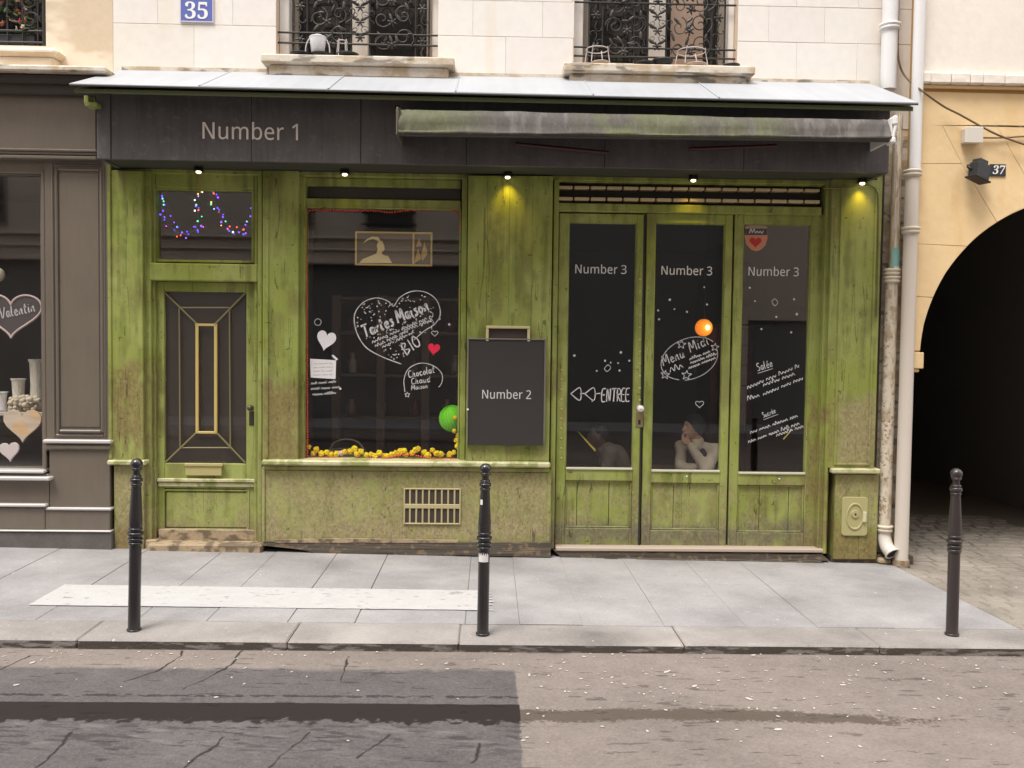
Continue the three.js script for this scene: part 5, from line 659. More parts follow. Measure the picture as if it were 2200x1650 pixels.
  vase(40, 0.052, 0.27, 0.0, 'short pale vase on the left shop shelf', VM); vase(80, 0.058, 0.43, -0.04, 'tall pale vase next to the window edge of the left shop', VM); vase(2, 0.05, 0.16, 0.02, 'small white pot at the left edge of the left shop shelf', plain(0.72, 0.7, 0.68, 0.5));
  { const l = []; for (let i = 0; i < 70; i++) { const s = new THREE.IcosahedronGeometry(rr(0.012, 0.024), 1), p = at(rr(18, 90), rr(852, 882), zs + 0.06); s.translate(p[0], Math.max(sy + 0.012, p[1]), zs + rr(0.02, 0.075)); l.push(s); } const m = single('dried_flowers', merge(l), plain(0.58, 0.5, 0.38, 0.9), 'cream dried flowers lying on the left shop shelf', 'flowers'); m.userData.kind = 'stuff'; }
  { const p = at3(-4, 590, -0.3), s = new THREE.SphereGeometry(0.05, 18, 12); s.scale(1, 1.15, 1); s.translate(p.x, p.y, p.z); const gl = thing('hanging_globe', 'pale round globe hanging at the left edge of the left shop window', 'decoration', [p.x, p.y - 0.055, p.z]); part(gl, 'globe', s, plain(0.75, 0.65, 0.5, 0.6)); part(gl, 'cord', bar(V3(p.x, p.y + 0.05, p.z), V3(p.x, q[3] + 0.1, p.z), 0.002, 4), IRON); }
}

// ================================================================ BUILDING WITH THE CARRIAGE ARCH (number 37)
{
  const zr = -0.04, x0 = at(1958, 700, zr)[0], yc = at(2200, 178, zr)[1], xEnd = 8.5, pb = at(1968, 752, zr), cA = at(2317, 772, zr), rA = 350 * (7.1 - zr) / FOCAL, jx = at(1957, 950, zr)[0], jr = 2 * cA[0] - jx;
  const b = thing('arch_building', 'yellow rendered building with a dark carriage arch on the right', 'building', [5, 0, zr]);
  const s = new THREE.Shape([[x0, -0.15], [xEnd, -0.15], [xEnd, yWall1], [x0, yWall1]].map((p) => new THREE.Vector2(...p))), h = new THREE.Path(); h.moveTo(jx, -0.1); h.lineTo(jx, pb[1]); for (let i = 0; i <= 40; i++) { const t = Math.PI - i / 40 * Math.PI; h.lineTo(cA[0] + Math.cos(t) * rA, cA[1] + Math.sin(t) * rA); } h.lineTo(jr, pb[1]); h.lineTo(jr, -0.1); s.holes.push(h);
  const g = new THREE.ExtrudeGeometry(s, { depth: 0.5, bevelEnabled: false, curveSegments: 10 }); g.translate(0, 0, zr - 0.512); part(b, 'wall', g, YELLOWJOINT);
  const J = (p) => at3(p[0], p[1], zr), arc = (a0, a1, n = 10) => { const o = []; for (let i = 0; i <= n; i++) { const t = a0 + (a1 - a0) * i / n; o.push(V3(cA[0] + Math.cos(t) * (rA + 0.003), cA[1] + Math.sin(t) * (rA + 0.003), zr)); } return o; };
  const block = (poly) => { const mid = poly.reduce((q, p) => q.add(p), V3(0, 0, 0)).divideScalar(poly.length), sm = poly.map((p) => { const d = mid.clone().sub(p), l = d.length(); return p.clone().addScaledVector(d, 0.0028 / l); }); part(b, 'stone_block', slab(sm.map((p) => V3(p.x, p.y, zr)), V3(0, 0, -0.011)), YELLOW); };
  const ang = (px, py) => { const p = at(px, py, zr); return Math.atan2(p[1] - cA[1], p[0] - cA[0]); };
  const a1 = ang(1995, 635), a2 = ang(2072, 523), a3 = ang(2140, 474), a4 = ang(2235, 432), a0 = ang(1968, 753);
  block([J([1958, 753]), J([1958, 636]), ...arc(a1, a0)]); block([J([1958, 636]), J([1958, 523]), ...arc(a2, a1)]); block([J([1958, 523]), J([1958, 351]), J([2066, 351]), ...arc(a3, a2)]); block([J([1958, 351]), J([1958, 268]), J([2024, 268]), J([2066, 351])]); block([J([2024, 268]), J([2140, 268]), ...arc(a4, a3), J([2066, 351])]);
  const xe = xEnd - 0.01; block([J([2140, 268]), V3(xe, J([2140, 268]).y - 0.03, zr), V3(xe, cA[1], zr), ...arc(0.05, a4, 16)]);
  { const a = J([1958, 268]), t = J([1958, 196]); block([V3(x0, a.y, zr), V3(xe, a.y - 0.03, zr), V3(xe, t.y - 0.03, zr), V3(x0, t.y, zr)]); }
  { let y = -0.1; for (let i = 0; i < 6; i++) { const y1 = i === 5 ? pb[1] - 0.16 : y + 0.26; part(b, 'jamb_block', cbox(x0, jx + rr(-0.004, 0.004), y + 0.003, y1 - 0.003, zr - 0.3, zr + 0.001, 0.008), YELLOW); y = y1; } }
  const im = prect(1957, 757, 1985, 800, zr + 0.03); part(b, 'impost', merge([cbox(im[0], im[1], im[2] + 0.03, im[3], zr - 0.4, zr + 0.03, 0.006), cbox(im[0], im[1] - 0.025, im[2], im[2] + 0.03, zr - 0.4, zr + 0.015, 0.01)]), YELLOW);
  // upper render above a moulded band
  part(b, 'upper_render', cbox(x0, xEnd, yc + 0.06, yWall1, zr - 0.01, zr + 0.012, 0.004), PALE); const bs = at(1978, 178, zr + 0.07)[0]; for (let x = bs, i = 0; x < 6.2; i++) { const w = rr(0.075, 0.2); part(b, 'band_stone', cbox(x, x + w - 0.004, yc - 0.035, yc + 0.05 + rr(-0.006, 0.006), zr - 0.01, zr + 0.07 + rr(-0.006, 0.004), 0.01), matOf({ map: PALE.map, bump: PALE.bumpMap }, 0.008, 0.9)); x += w; }
  part(b, 'band_base', cbox(bs + 0.02, xEnd, yc - 0.06, yc - 0.036, zr - 0.01, zr + 0.03, 0.008), YELLOW); part(b, 'parapet', cbox(x0, xEnd, yWall1, yWall1 + 0.3, zr - 0.6, zr + 0.1, 0.02), STONE);
  // passage: walls, ceiling, far gate
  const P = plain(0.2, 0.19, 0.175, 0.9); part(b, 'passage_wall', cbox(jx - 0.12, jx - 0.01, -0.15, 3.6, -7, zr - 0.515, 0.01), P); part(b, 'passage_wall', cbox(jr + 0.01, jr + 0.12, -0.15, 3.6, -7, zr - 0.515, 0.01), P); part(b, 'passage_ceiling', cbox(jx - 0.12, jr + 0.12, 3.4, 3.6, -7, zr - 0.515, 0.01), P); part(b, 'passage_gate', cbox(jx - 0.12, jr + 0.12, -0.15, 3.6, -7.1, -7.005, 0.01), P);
  const fl = struct('passage_floor', tilt(cbox(jx - 0.009, jr + 0.009, -0.4, -0.02, -7, -0.305, 0.002)), JOINT);
  for (let z = -2.4, r = 0; z < -0.16; z += 0.14, r++) { let x = jx + 0.0 - (r % 2) * 0.08; while (x < 5.2) { const w = rr(0.14, 0.22); part(fl, 'sett', tilt(cbox(Math.max(x, jx), x + w - 0.012, -0.05, rr(-0.012, 0.0), z, z + 0.128, 0.012)), SETT); x += w; } }
}
{ // side strip of wall behind the pipes
  part(house, 'lower_wall', cbox(at(1886, 700, ZW)[0], at(1966, 700, ZW)[0], -0.1, yWall0 + 0.3, ZW - 0.3, ZW, 0.004), matOf({ map: STONE.map, bump: STONE.bumpMap }, 0.006, 0.9));
}
// pipes
{
  const col = (p, name, parts, x, ys, r, z, m) => { for (const y of ys) { const g = lathe([[r, -0.03], [r * 1.28, -0.026], [r * 1.28, -0.008], [r * 1.12, 0], [r * 1.32, 0.008], [r * 1.32, 0.022], [r, 0.028]], 18); g.translate(x, y, z); part(p, 'collar', g, m); } };
  let x = at(1913, 60, -0.1)[0], yb = at(1913, 192, -0.1)[1]; const a = thing('downpipe', 'white downpipe on the cream wall ending at the zinc roof', 'pipe', [x, yb, -0.11]), g = new THREE.CylinderGeometry(0.062, 0.062, 7 - yb, 20); g.translate(x, (7 + yb) / 2, -0.11); part(a, 'tube', g, PIPEW); col(a, 0, 0, x, [at(1913, 57, -0.1)[1]], 0.062, -0.11, PIPEW);
  const x2t = at(1961, 20, 0.03)[0], x2 = at(1950, 700, 0.03)[0], yG = gy(x2), p2 = thing('downpipe', 'tall white downpipe from the upper wall to the pavement beside the arch', 'pipe', [x2, yG, 0.04]); const yk = at(1950, 372, 0.03)[1]; const u = new THREE.CylinderGeometry(0.044, 0.044, 7 - yk, 18); u.translate(x2 + 0.02, (7 + yk) / 2, 0.03); part(p2, 'upper_tube', u, PIPEW); const l = new THREE.CylinderGeometry(0.054, 0.054, yk - yG - 0.02, 18); l.translate(x2, (yk + yG + 0.02) / 2, 0.035); part(p2, 'lower_tube', l, plain(0.6, 0.53, 0.46, 0.6)); col(p2, 0, 0, x2, [yk, at(1950, 495, 0.03)[1]], 0.054, 0.035, PIPEC); const ft = new THREE.CylinderGeometry(0.064, 0.068, 0.05, 18); ft.translate(x2, yG + 0.026, 0.035); part(p2, 'foot', ft, STEP);
  const x3 = at(1911, 800, -0.03)[0], y3 = gy(x3), yt = at(1911, 245, -0.03)[1], ym = at(1911, 600, -0.03)[1], p3 = thing('rusty_drainpipe', 'flaking rusty drainpipe with open elbow foot beside the right pilaster', 'pipe', [x3, y3, -0.04]); const ug = new THREE.CylinderGeometry(0.036, 0.04, yt - ym, 16); ug.translate(x3 + 0.015, (yt + ym) / 2, -0.04); part(p3, 'upper_tube', ug, matOf({ map: RUSTPIPE.map, bump: RUSTPIPE.bumpMap }, 0.003, 0.7)); const yl = at(1908, 1140, -0.03)[1], lg = new THREE.CylinderGeometry(0.05, 0.05, ym - yl, 18); { const u3 = lg.attributes.uv; for (let i = 0; i < u3.count; i++) u3.setXY(i, u3.getX(i) * 0.3, u3.getY(i) * 2.2); } lg.translate(x3, (ym + yl) / 2, -0.04); part(p3, 'lower_tube', lg, RUSTPIPE); col(p3, 0, 0, x3, [ym, ym + 0.06, yl + 0.02], 0.052, -0.04, PIPEC);
  const el = tube([V3(x3, yl + 0.02, -0.04), V3(x3, yl - 0.06, -0.035), V3(x3 + 0.01, yl - 0.13, 0.0), V3(x3 + 0.03, yl - 0.17, 0.05)], 0.054, 16, 18); part(p3, 'elbow', el, plain(0.62, 0.57, 0.5, 0.5)); const mo = new THREE.TorusGeometry(0.056, 0.008, 8, 22); mo.rotateX(0.7); mo.rotateY(0.35); mo.translate(x3 + 0.03, yl - 0.17, 0.05); part(p3, 'mouth_rim', mo, plain(0.66, 0.62, 0.56, 0.4)); const dk = new THREE.CircleGeometry(0.05, 20); dk.rotateX(0.7); dk.rotateY(0.35); dk.translate(x3 + 0.0315, yl - 0.1685, 0.0525); part(p3, 'mouth', dk, plain(0.03, 0.02, 0.012, 0.9)); const ft3 = cbox(x3 - 0.06, x3 + 0.05, y3 + 0.002, y3 + 0.05, -0.1, 0.02, 0.015); part(p3, 'foot', ft3, STEP);
  const st = prect(1902, 532, 1920, 575, 0.0), sg = new THREE.CylinderGeometry(0.0415, 0.0415, st[3] - st[2], 14, 1, true, -0.9, 1.8); sg.translate(x3 + 0.015, (st[2] + st[3]) / 2, -0.04); single('pipe_sticker', sg, plain(0.22, 0.45, 0.42, 0.6), 'torn teal sticker on the rusty drainpipe', 'sticker');
  const sg2 = new THREE.CylinderGeometry(0.0422, 0.0422, 0.06, 12, 1, true, -0.4, 1.0); sg2.translate(x3 + 0.015, st[2] - 0.02, -0.04); single('pipe_sticker', sg2, plain(0.75, 0.75, 0.76, 0.6), 'torn white sticker just below the teal one on the drainpipe', 'sticker');
}
{ // cables, junction box, floodlight and plate on the right building
  const z = 0.0; const pts = [[1930, 0], [1931, 130], [1942, 160], [1985, 198], [2030, 230], [2060, 245], [2105, 270], [2140, 288], [2200, 310], [2280, 335]].map((p, i) => at3(...p, i < 3 ? -0.1 : i === 3 ? 0.1 : 0.02)); single('slack_cable', tube(pts, 0.008, 60, 6), plain(0.16, 0.11, 0.06, 0.7), 'brown slack cable crossing the yellow wall diagonally', 'cable');
  single('wall_cable', tube([[2112, 296], [2150, 296], [2200, 293], [2300, 290]].map((p) => at3(...p, -0.02)), 0.007, 20, 6), plain(0.16, 0.11, 0.06, 0.7), 'thin cable running right from the junction box', 'cable');
  const q = prect(2075, 273, 2112, 306, 0.04), jb = thing('junction_box', 'whitish square junction box on the yellow wall', 'junction box', [(q[0] + q[1]) / 2, q[2], -0.04]); part(jb, 'box', cbox(q[0], q[1], q[2], q[3], -0.039, 0.03, 0.008), plain(0.6, 0.54, 0.47, 0.7)); part(jb, 'lid', cbox(q[0] - 0.004, q[1] + 0.004, q[2] - 0.004, q[3] + 0.004, 0.03, 0.042, 0.008), plain(0.64, 0.58, 0.5, 0.7));
  const n = prect(2128, 352, 2163, 378, -0.02), np = thing('number_plate', 'dark plate with white 37 behind the floodlight', 'sign', [(n[0] + n[1]) / 2, n[2], -0.039]); part(np, 'plate', cbox(n[0], n[1], n[2], n[3], -0.039, -0.03, 0.002), plain(0.03, 0.032, 0.04, 0.4)); const t = prect(2133, 355, 2158, 374, -0.025); part(np, 'numerals', letters('37', fontB, t[0], t[1], t[2], t[3], -0.031, 0.004, 0.15), WHITEPAINT);
  const c = at3(2104, 366, 0.06), fl = thing('floodlight', 'black floodlight on a bracket above the arch', 'floodlight', [c.x, c.y - 0.07, -0.03]); const bx = (w, h, d, x, y, zz, ry, rz, m = BLACK) => { const g = cbox(-w / 2, w / 2, -h / 2, h / 2, -d / 2, d / 2, 0.008); g.rotateZ(rz); g.rotateY(ry); g.translate(x, y, zz); return g; };
  part(fl, 'head', bx(0.15, 0.125, 0.09, c.x, c.y - 0.01, 0.06, 0.45, -0.18), plain(0.02, 0.021, 0.024, 0.5)); part(fl, 'cap', bx(0.1, 0.05, 0.08, c.x + 0.01, c.y + 0.06, 0.05, 0.45, -0.18), plain(0.02, 0.021, 0.024, 0.5)); part(fl, 'visor', bx(0.18, 0.014, 0.11, c.x - 0.015, c.y - 0.075, 0.07, 0.4, -0.25), BLACK); part(fl, 'bracket', tube([V3(c.x - 0.02, c.y + 0.03, -0.038), V3(c.x - 0.07, c.y + 0.045, 0.02), V3(c.x - 0.09, c.y + 0.02, 0.07), V3(c.x - 0.04, c.y - 0.01, 0.08)], 0.012, 16, 6), BLACK);
}

// ================================================================ BOLLARDS
{
  const H = 1.0, shaft = [[0.001, 0], [0.037, 0], [0.037, 0.012], [0.0345, 0.02], [0.0335, 0.5], [0.001, 0.5]], ring = (r, y, h) => { const g = lathe([[0.03, y], [r * 0.94, y + 0.001], [r, y + h * 0.3], [r, y + h * 0.7], [r * 0.94, y + h - 0.001], [0.026, y + h]], 22); return g; };
  const PAINT = new THREE.MeshPhysicalMaterial({ color: new THREE.Color(0.017, 0.0145, 0.015), roughness: 0.26, clearcoat: 0.5, clearcoatRoughness: 0.15 });
  const build = (label, x, z, y, lean, tint) => {
    const b = thing('bollard', label, 'bollard', [0, 0, 0], 'street bollards along the kerb'); const P = tint ?? PAINT;
    part(b, 'post', lathe(shaft, 22), P); part(b, 'base_ring', ring(0.041, 0.0, 0.014), P);
    for (const [r, yy, h] of [[0.04, 0.5, 0.02], [0.041, 0.525, 0.02], [0.045, 0.552, 0.026], [0.039, 0.585, 0.018], [0.031, 0.845, 0.014], [0.035, 0.866, 0.022], [0.029, 0.893, 0.012], [0.03, 0.938, 0.012]]) part(b, 'ring', ring(r, yy, h), P);
    part(b, 'taper', lathe([[0.03, 0.49], [0.032, 0.6], [0.038, 0.612], [0.037, 0.66], [0.029, 0.8], [0.026, 0.85], [0.024, 0.87]], 22), P); part(b, 'neck', lathe([[0.023, 0.86], [0.021, 0.905], [0.0195, 0.925], [0.024, 0.945]], 20), P);
    const s = new THREE.SphereGeometry(0.034, 22, 16); s.scale(1, 0.95, 1); s.translate(0, 0.97, 0); part(b, 'ball', s, P);
    b.position.set(x, y, z); b.rotation.z = -lean; return b;
  };
  const b0 = onGround(288, 1355, 0), b1 = onGround(1037, 1363, 0), b2 = onGround(2045, 1364, 0);
  build('leaning black bollard in front of the left door', b0[0], b0[1], gy(b0[0], b0[1]), 0.02); const m = build('black bollard with white paint smudges in front of the menu board', b1[0], b1[1], gy(b1[0], b1[1]), 0.006); build('dark brown bollard in front of the carriage arch', b2[0], b2[1], gy(b2[0], b2[1]), -0.004, new THREE.MeshPhysicalMaterial({ color: new THREE.Color(0.034, 0.025, 0.024), roughness: 0.35, clearcoat: 0.3, clearcoatRoughness: 0.25 }));
  const st = new THREE.CylinderGeometry(0.0345, 0.0347, 0.045, 16, 2, true, -1.1, 1.9); { const p = st.attributes.position; for (let i = 0; i < p.count; i++) if (p.getY(i) > 0.01) p.setY(i, p.getY(i) + 0.012 * Math.sin(i * 2.3)); } st.translate(0, 0.485 - 0.03, 0); const k = shadows(new THREE.Mesh(st, plain(0.7, 0.68, 0.66, 0.7))); k.name = 'paint_smudge'; m.add(k); const st2 = new THREE.CylinderGeometry(0.0335, 0.0345, 0.03, 10, 1, true, -0.9, 0.5); st2.translate(0, 0.78, 0); const k2 = shadows(new THREE.Mesh(st2, plain(0.7, 0.68, 0.66, 0.7))); k2.name = 'paint_smudge'; m.add(k2);
}

// ================================================================ CAFE ROOM BEHIND THE GLASS
const yF = -0.05;
{
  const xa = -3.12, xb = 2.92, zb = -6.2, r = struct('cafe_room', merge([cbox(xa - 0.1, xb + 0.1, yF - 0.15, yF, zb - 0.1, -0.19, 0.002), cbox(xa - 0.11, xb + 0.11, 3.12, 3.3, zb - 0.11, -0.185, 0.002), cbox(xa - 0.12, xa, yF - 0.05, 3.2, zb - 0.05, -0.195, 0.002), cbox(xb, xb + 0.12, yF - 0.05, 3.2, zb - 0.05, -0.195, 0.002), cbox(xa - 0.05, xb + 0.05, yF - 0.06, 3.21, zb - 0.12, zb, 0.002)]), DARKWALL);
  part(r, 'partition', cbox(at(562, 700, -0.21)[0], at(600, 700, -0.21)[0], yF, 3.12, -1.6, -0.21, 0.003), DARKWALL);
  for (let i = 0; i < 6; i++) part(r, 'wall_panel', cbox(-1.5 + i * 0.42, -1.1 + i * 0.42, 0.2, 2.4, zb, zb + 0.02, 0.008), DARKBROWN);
  // fanlight: pale blind well behind the glass
  const cu = thing('red_curtain', 'dark red curtain hanging in the cafe behind the right door pane', 'curtain', [2.2, 0.4, -1.6]); for (let i = 0; i < 5; i++) { const c = new THREE.CylinderGeometry(0.045, 0.05, 1.5, 10); c.translate(2.02 + i * 0.085, 1.15, -1.6 + (i % 2) * 0.03); part(cu, 'fold', c, plain(0.05, 0.008, 0.007, 0.9)); } const rod = bar(V3(1.9, 1.92, -1.6), V3(2.6, 1.92, -1.6), 0.012); part(cu, 'rod', rod, IRON);
  const dr = thing('wooden_dresser', 'tall brown wooden dresser dimly seen through the shop window', 'dresser', [-0.95, yF, -1.3]), DW = plain(0.13, 0.08, 0.05, 0.6);
  for (const x of [-1.62, -1.2, -0.78, -0.36]) part(dr, 'post', cbox(x - 0.04, x + 0.04, yF, 2.15, -1.36, -1.28, 0.006), DW); for (const y of [0.45, 1.0, 1.4, 1.8, 2.12]) part(dr, 'shelf', cbox(-1.66, -0.32, y - 0.015, y + 0.015, -1.62, -1.29, 0.004), DW); part(dr, 'back', cbox(-1.66, -0.32, yF, 2.15, -1.66, -1.63, 0.003), DARKBROWN); part(dr, 'base', cbox(-1.66, -0.32, yF, 0.43, -1.62, -1.27, 0.006), DW);
  for (let i = 0; i < 12; i++) { const x = -1.5 + (i % 4) * 0.32 + rr(-0.04, 0.04), y = [1.016, 1.416, 1.816][Math.floor(i / 4)], h = rr(0.12, 0.22), g = lathe([[0.001, 0], [0.045, 0], [0.048, h * 0.6], [0.025, h * 0.75], [0.025, h], [0.001, h]], 12); g.translate(x, y, -1.42); single('jar', g, [plain(0.2, 0.12, 0.07, 0.3), plain(0.28, 0.24, 0.2, 0.4), plain(0.16, 0.05, 0.03, 0.4)][i % 3], ['brown', 'pale', 'reddish'][i % 3] + ' jar, ' + ['first', 'second', 'third', 'fourth'][i % 4] + ' from left on the ' + ['lower', 'middle', 'upper'][Math.floor(i / 4)] + ' dresser shelf', 'jar', 'jars on the dresser'); }
  { const p = at3(745, 990, -0.38), l = []; for (let k = 0; k < 5; k++) { const t = new THREE.TorusGeometry(0.17 - Math.abs(k - 1) * 0.008, 0.013, 6, 28); t.rotateX(Math.PI / 2); t.scale(1, 1, 0.7); t.translate(p.x, p.y - 0.01 + k * 0.024, p.z); l.push(t); } const bk = thing('wicker_basket', 'dark wicker basket low behind the yellow pompoms', 'basket', [p.x, p.y - 0.03, p.z]); part(bk, 'weave', merge(l), plain(0.13, 0.1, 0.06, 0.8)); const hn = tube([V3(p.x - 0.16, p.y + 0.06, p.z), V3(p.x - 0.1, p.y + 0.15, p.z), V3(p.x, p.y + 0.18, p.z), V3(p.x + 0.1, p.y + 0.15, p.z), V3(p.x + 0.16, p.y + 0.06, p.z)], 0.01, 20, 6); part(bk, 'handle', hn, plain(0.13, 0.1, 0.06, 0.8)); const wy = p.y - 0.026; const ws = thing('window_shelf', 'dark shelf along the inside of the shop window', 'shelf', [p.x, wy, p.z]); part(ws, 'board', cbox(wq[0], wq[1], wy - 0.03, wy, -0.62, -0.21, 0.004), DARKBROWN); for (const x of [wq[0] + 0.05, wq[1] - 0.05]) part(ws, 'bracket', cbox(x - 0.015, x + 0.015, wy - 0.25, wy - 0.03, -0.5, -0.21, 0.004), DARKBROWN); }
  const zt = -0.7, tx = at(1470, 1010, zt)[0], ty = at(1500, 1009, zt)[1], tb = thing('cafe_table', 'dark cafe table at the glazed doors', 'table', [tx, yF, zt]); part(tb, 'top', cbox(tx - 0.5, tx + 0.4, ty - 0.035, ty, zt - 0.3, zt + 0.22, 0.008), DARKBROWN); part(tb, 'leg', bar(V3(tx, yF + 0.02, zt), V3(tx, ty - 0.035, zt), 0.03, 10), IRON); const ft = new THREE.CylinderGeometry(0.2, 0.22, 0.02, 20); ft.translate(tx, yF + 0.012, zt); part(tb, 'foot', ft, IRON);
  const lp = at3(1512, 704, -1.5), pl = thing('amber_lamp', 'glowing amber globe lamp hanging inside the cafe', 'lamp', [lp.x, lp.y - 0.08, -1.5]); const gl = new THREE.SphereGeometry(0.085, 20, 14); gl.translate(lp.x, lp.y, lp.z); const gm = part(pl, 'glass_globe', gl, new THREE.MeshPhysicalMaterial({ color: new THREE.Color(0.95, 0.42, 0.05), transmission: 0.6, thickness: 0, roughness: 1 })); const bb = new THREE.SphereGeometry(0.03, 14, 10); bb.translate(lp.x + 0.015, lp.y, lp.z + 0.06); const bm = part(pl, 'bulb', bb, new THREE.MeshStandardMaterial({ color: 0x222222, emissive: new THREE.Color(1, 0.86, 0.6), emissiveIntensity: 2.2 })); bm.castShadow = false; part(pl, 'flex', bar(V3(lp.x, lp.y + 0.085, lp.z), V3(lp.x, 3.12, lp.z), 0.004, 5), IRON);
  const L = new THREE.PointLight(new THREE.Color(1, 0.62, 0.22), 0.02); L.name = 'lamp_glow'; L.position.set(0.015, 0.08, 0.06); L.castShadow = true; L.shadow.radius = 3; pl.add(L);
}
// smooth solid from a distance field
function nets(sdf, lo, hi, cell) {
  const n = [0, 1, 2].map((k) => Math.ceil((hi[k] - lo[k]) / cell) + 1), F = new Float32Array(n[0] * n[1] * n[2]), id = (i, j, k) => (k * n[1] + j) * n[0] + i, vi = new Int32Array(F.length).fill(-1), P = [], I = [];
  for (let k = 0; k < n[2]; k++) for (let j = 0; j < n[1]; j++) for (let i = 0; i < n[0]; i++) F[id(i, j, k)] = sdf(lo[0] + i * cell, lo[1] + j * cell, lo[2] + k * cell);
  for (let k = 0; k + 1 < n[2]; k++) for (let j = 0; j + 1 < n[1]; j++) for (let i = 0; i + 1 < n[0]; i++) {
    let c = 0, sx = 0, sy = 0, sz = 0; const f = (a, b, d) => F[id(i + a, j + b, k + d)];
    const edge = (a, b) => { const u = f(...a), v = f(...b); if ((u < 0) !== (v < 0)) { const t = u / (u - v); sx += a[0] + t * (b[0] - a[0]); sy += a[1] + t * (b[1] - a[1]); sz += a[2] + t * (b[2] - a[2]); c++; } };
    for (const a of [0, 1]) for (const b of [0, 1]) { edge([0, a, b], [1, a, b]); edge([a, 0, b], [a, 1, b]); edge([a, b, 0], [a, b, 1]); }
    if (c) { vi[id(i, j, k)] = P.length / 3; P.push(lo[0] + (i + sx / c) * cell, lo[1] + (j + sy / c) * cell, lo[2] + (k + sz / c) * cell); }
  }
  for (let k = 1; k + 1 < n[2]; k++) for (let j = 1; j + 1 < n[1]; j++) for (let i = 1; i + 1 < n[0]; i++) {
    const a = F[id(i, j, k)] < 0, q = (w, x, y, z, fl) => { if (w < 0 || x < 0 || y < 0 || z < 0) return; fl ? I.push(w, x, y, w, y, z) : I.push(w, y, x, w, z, y); };
    if (a !== (F[id(i + 1, j, k)] < 0)) q(vi[id(i, j - 1, k - 1)], vi[id(i, j, k - 1)], vi[id(i, j, k)], vi[id(i, j - 1, k)], a);
    if (a !== (F[id(i, j + 1, k)] < 0)) q(vi[id(i - 1, j, k - 1)], vi[id(i - 1, j, k)], vi[id(i, j, k)], vi[id(i, j, k - 1)], a);
    if (a !== (F[id(i, j, k + 1)] < 0)) q(vi[id(i - 1, j - 1, k)], vi[id(i, j - 1, k)], vi[id(i, j, k)], vi[id(i - 1, j, k)], a);
  }
  const g = new THREE.BufferGeometry(); g.setAttribute('position', new THREE.Float32BufferAttribute(P, 3)); g.setIndex(I); g.computeVertexNormals(); g.setAttribute('uv', new THREE.Float32BufferAttribute(new Float32Array(P.length / 3 * 2), 2)); return g;
}
const cap = (a, b, ra, rb) => { const d = [b[0] - a[0], b[1] - a[1], b[2] - a[2]], l2 = d[0] ** 2 + d[1] ** 2 + d[2] ** 2; return (x, y, z) => { const px = x - a[0], py = y - a[1], pz = z - a[2], t = Math.min(1, Math.max(0, (px * d[0] + py * d[1] + pz * d[2]) / l2)); return Math.hypot(px - d[0] * t, py - d[1] * t, pz - d[2] * t) - (ra + (rb - ra) * t); }; };
const ell = (c, r) => (x, y, z) => { const k = Math.hypot((x - c[0]) / r[0], (y - c[1]) / r[1], (z - c[2]) / r[2]); return (k - 1) * Math.min(...r); };
const blend = (list, k) => (x, y, z) => { let s = 0; for (const f of list) s += Math.exp(-f(x, y, z) / k); return -k * Math.log(s); };
const SKIN = plain(0.5, 0.3, 0.205, 0.5), HAIR = plain(0.006, 0.005, 0.0045, 0.7), KNIT = plain(0.62, 0.54, 0.41, 0.9);
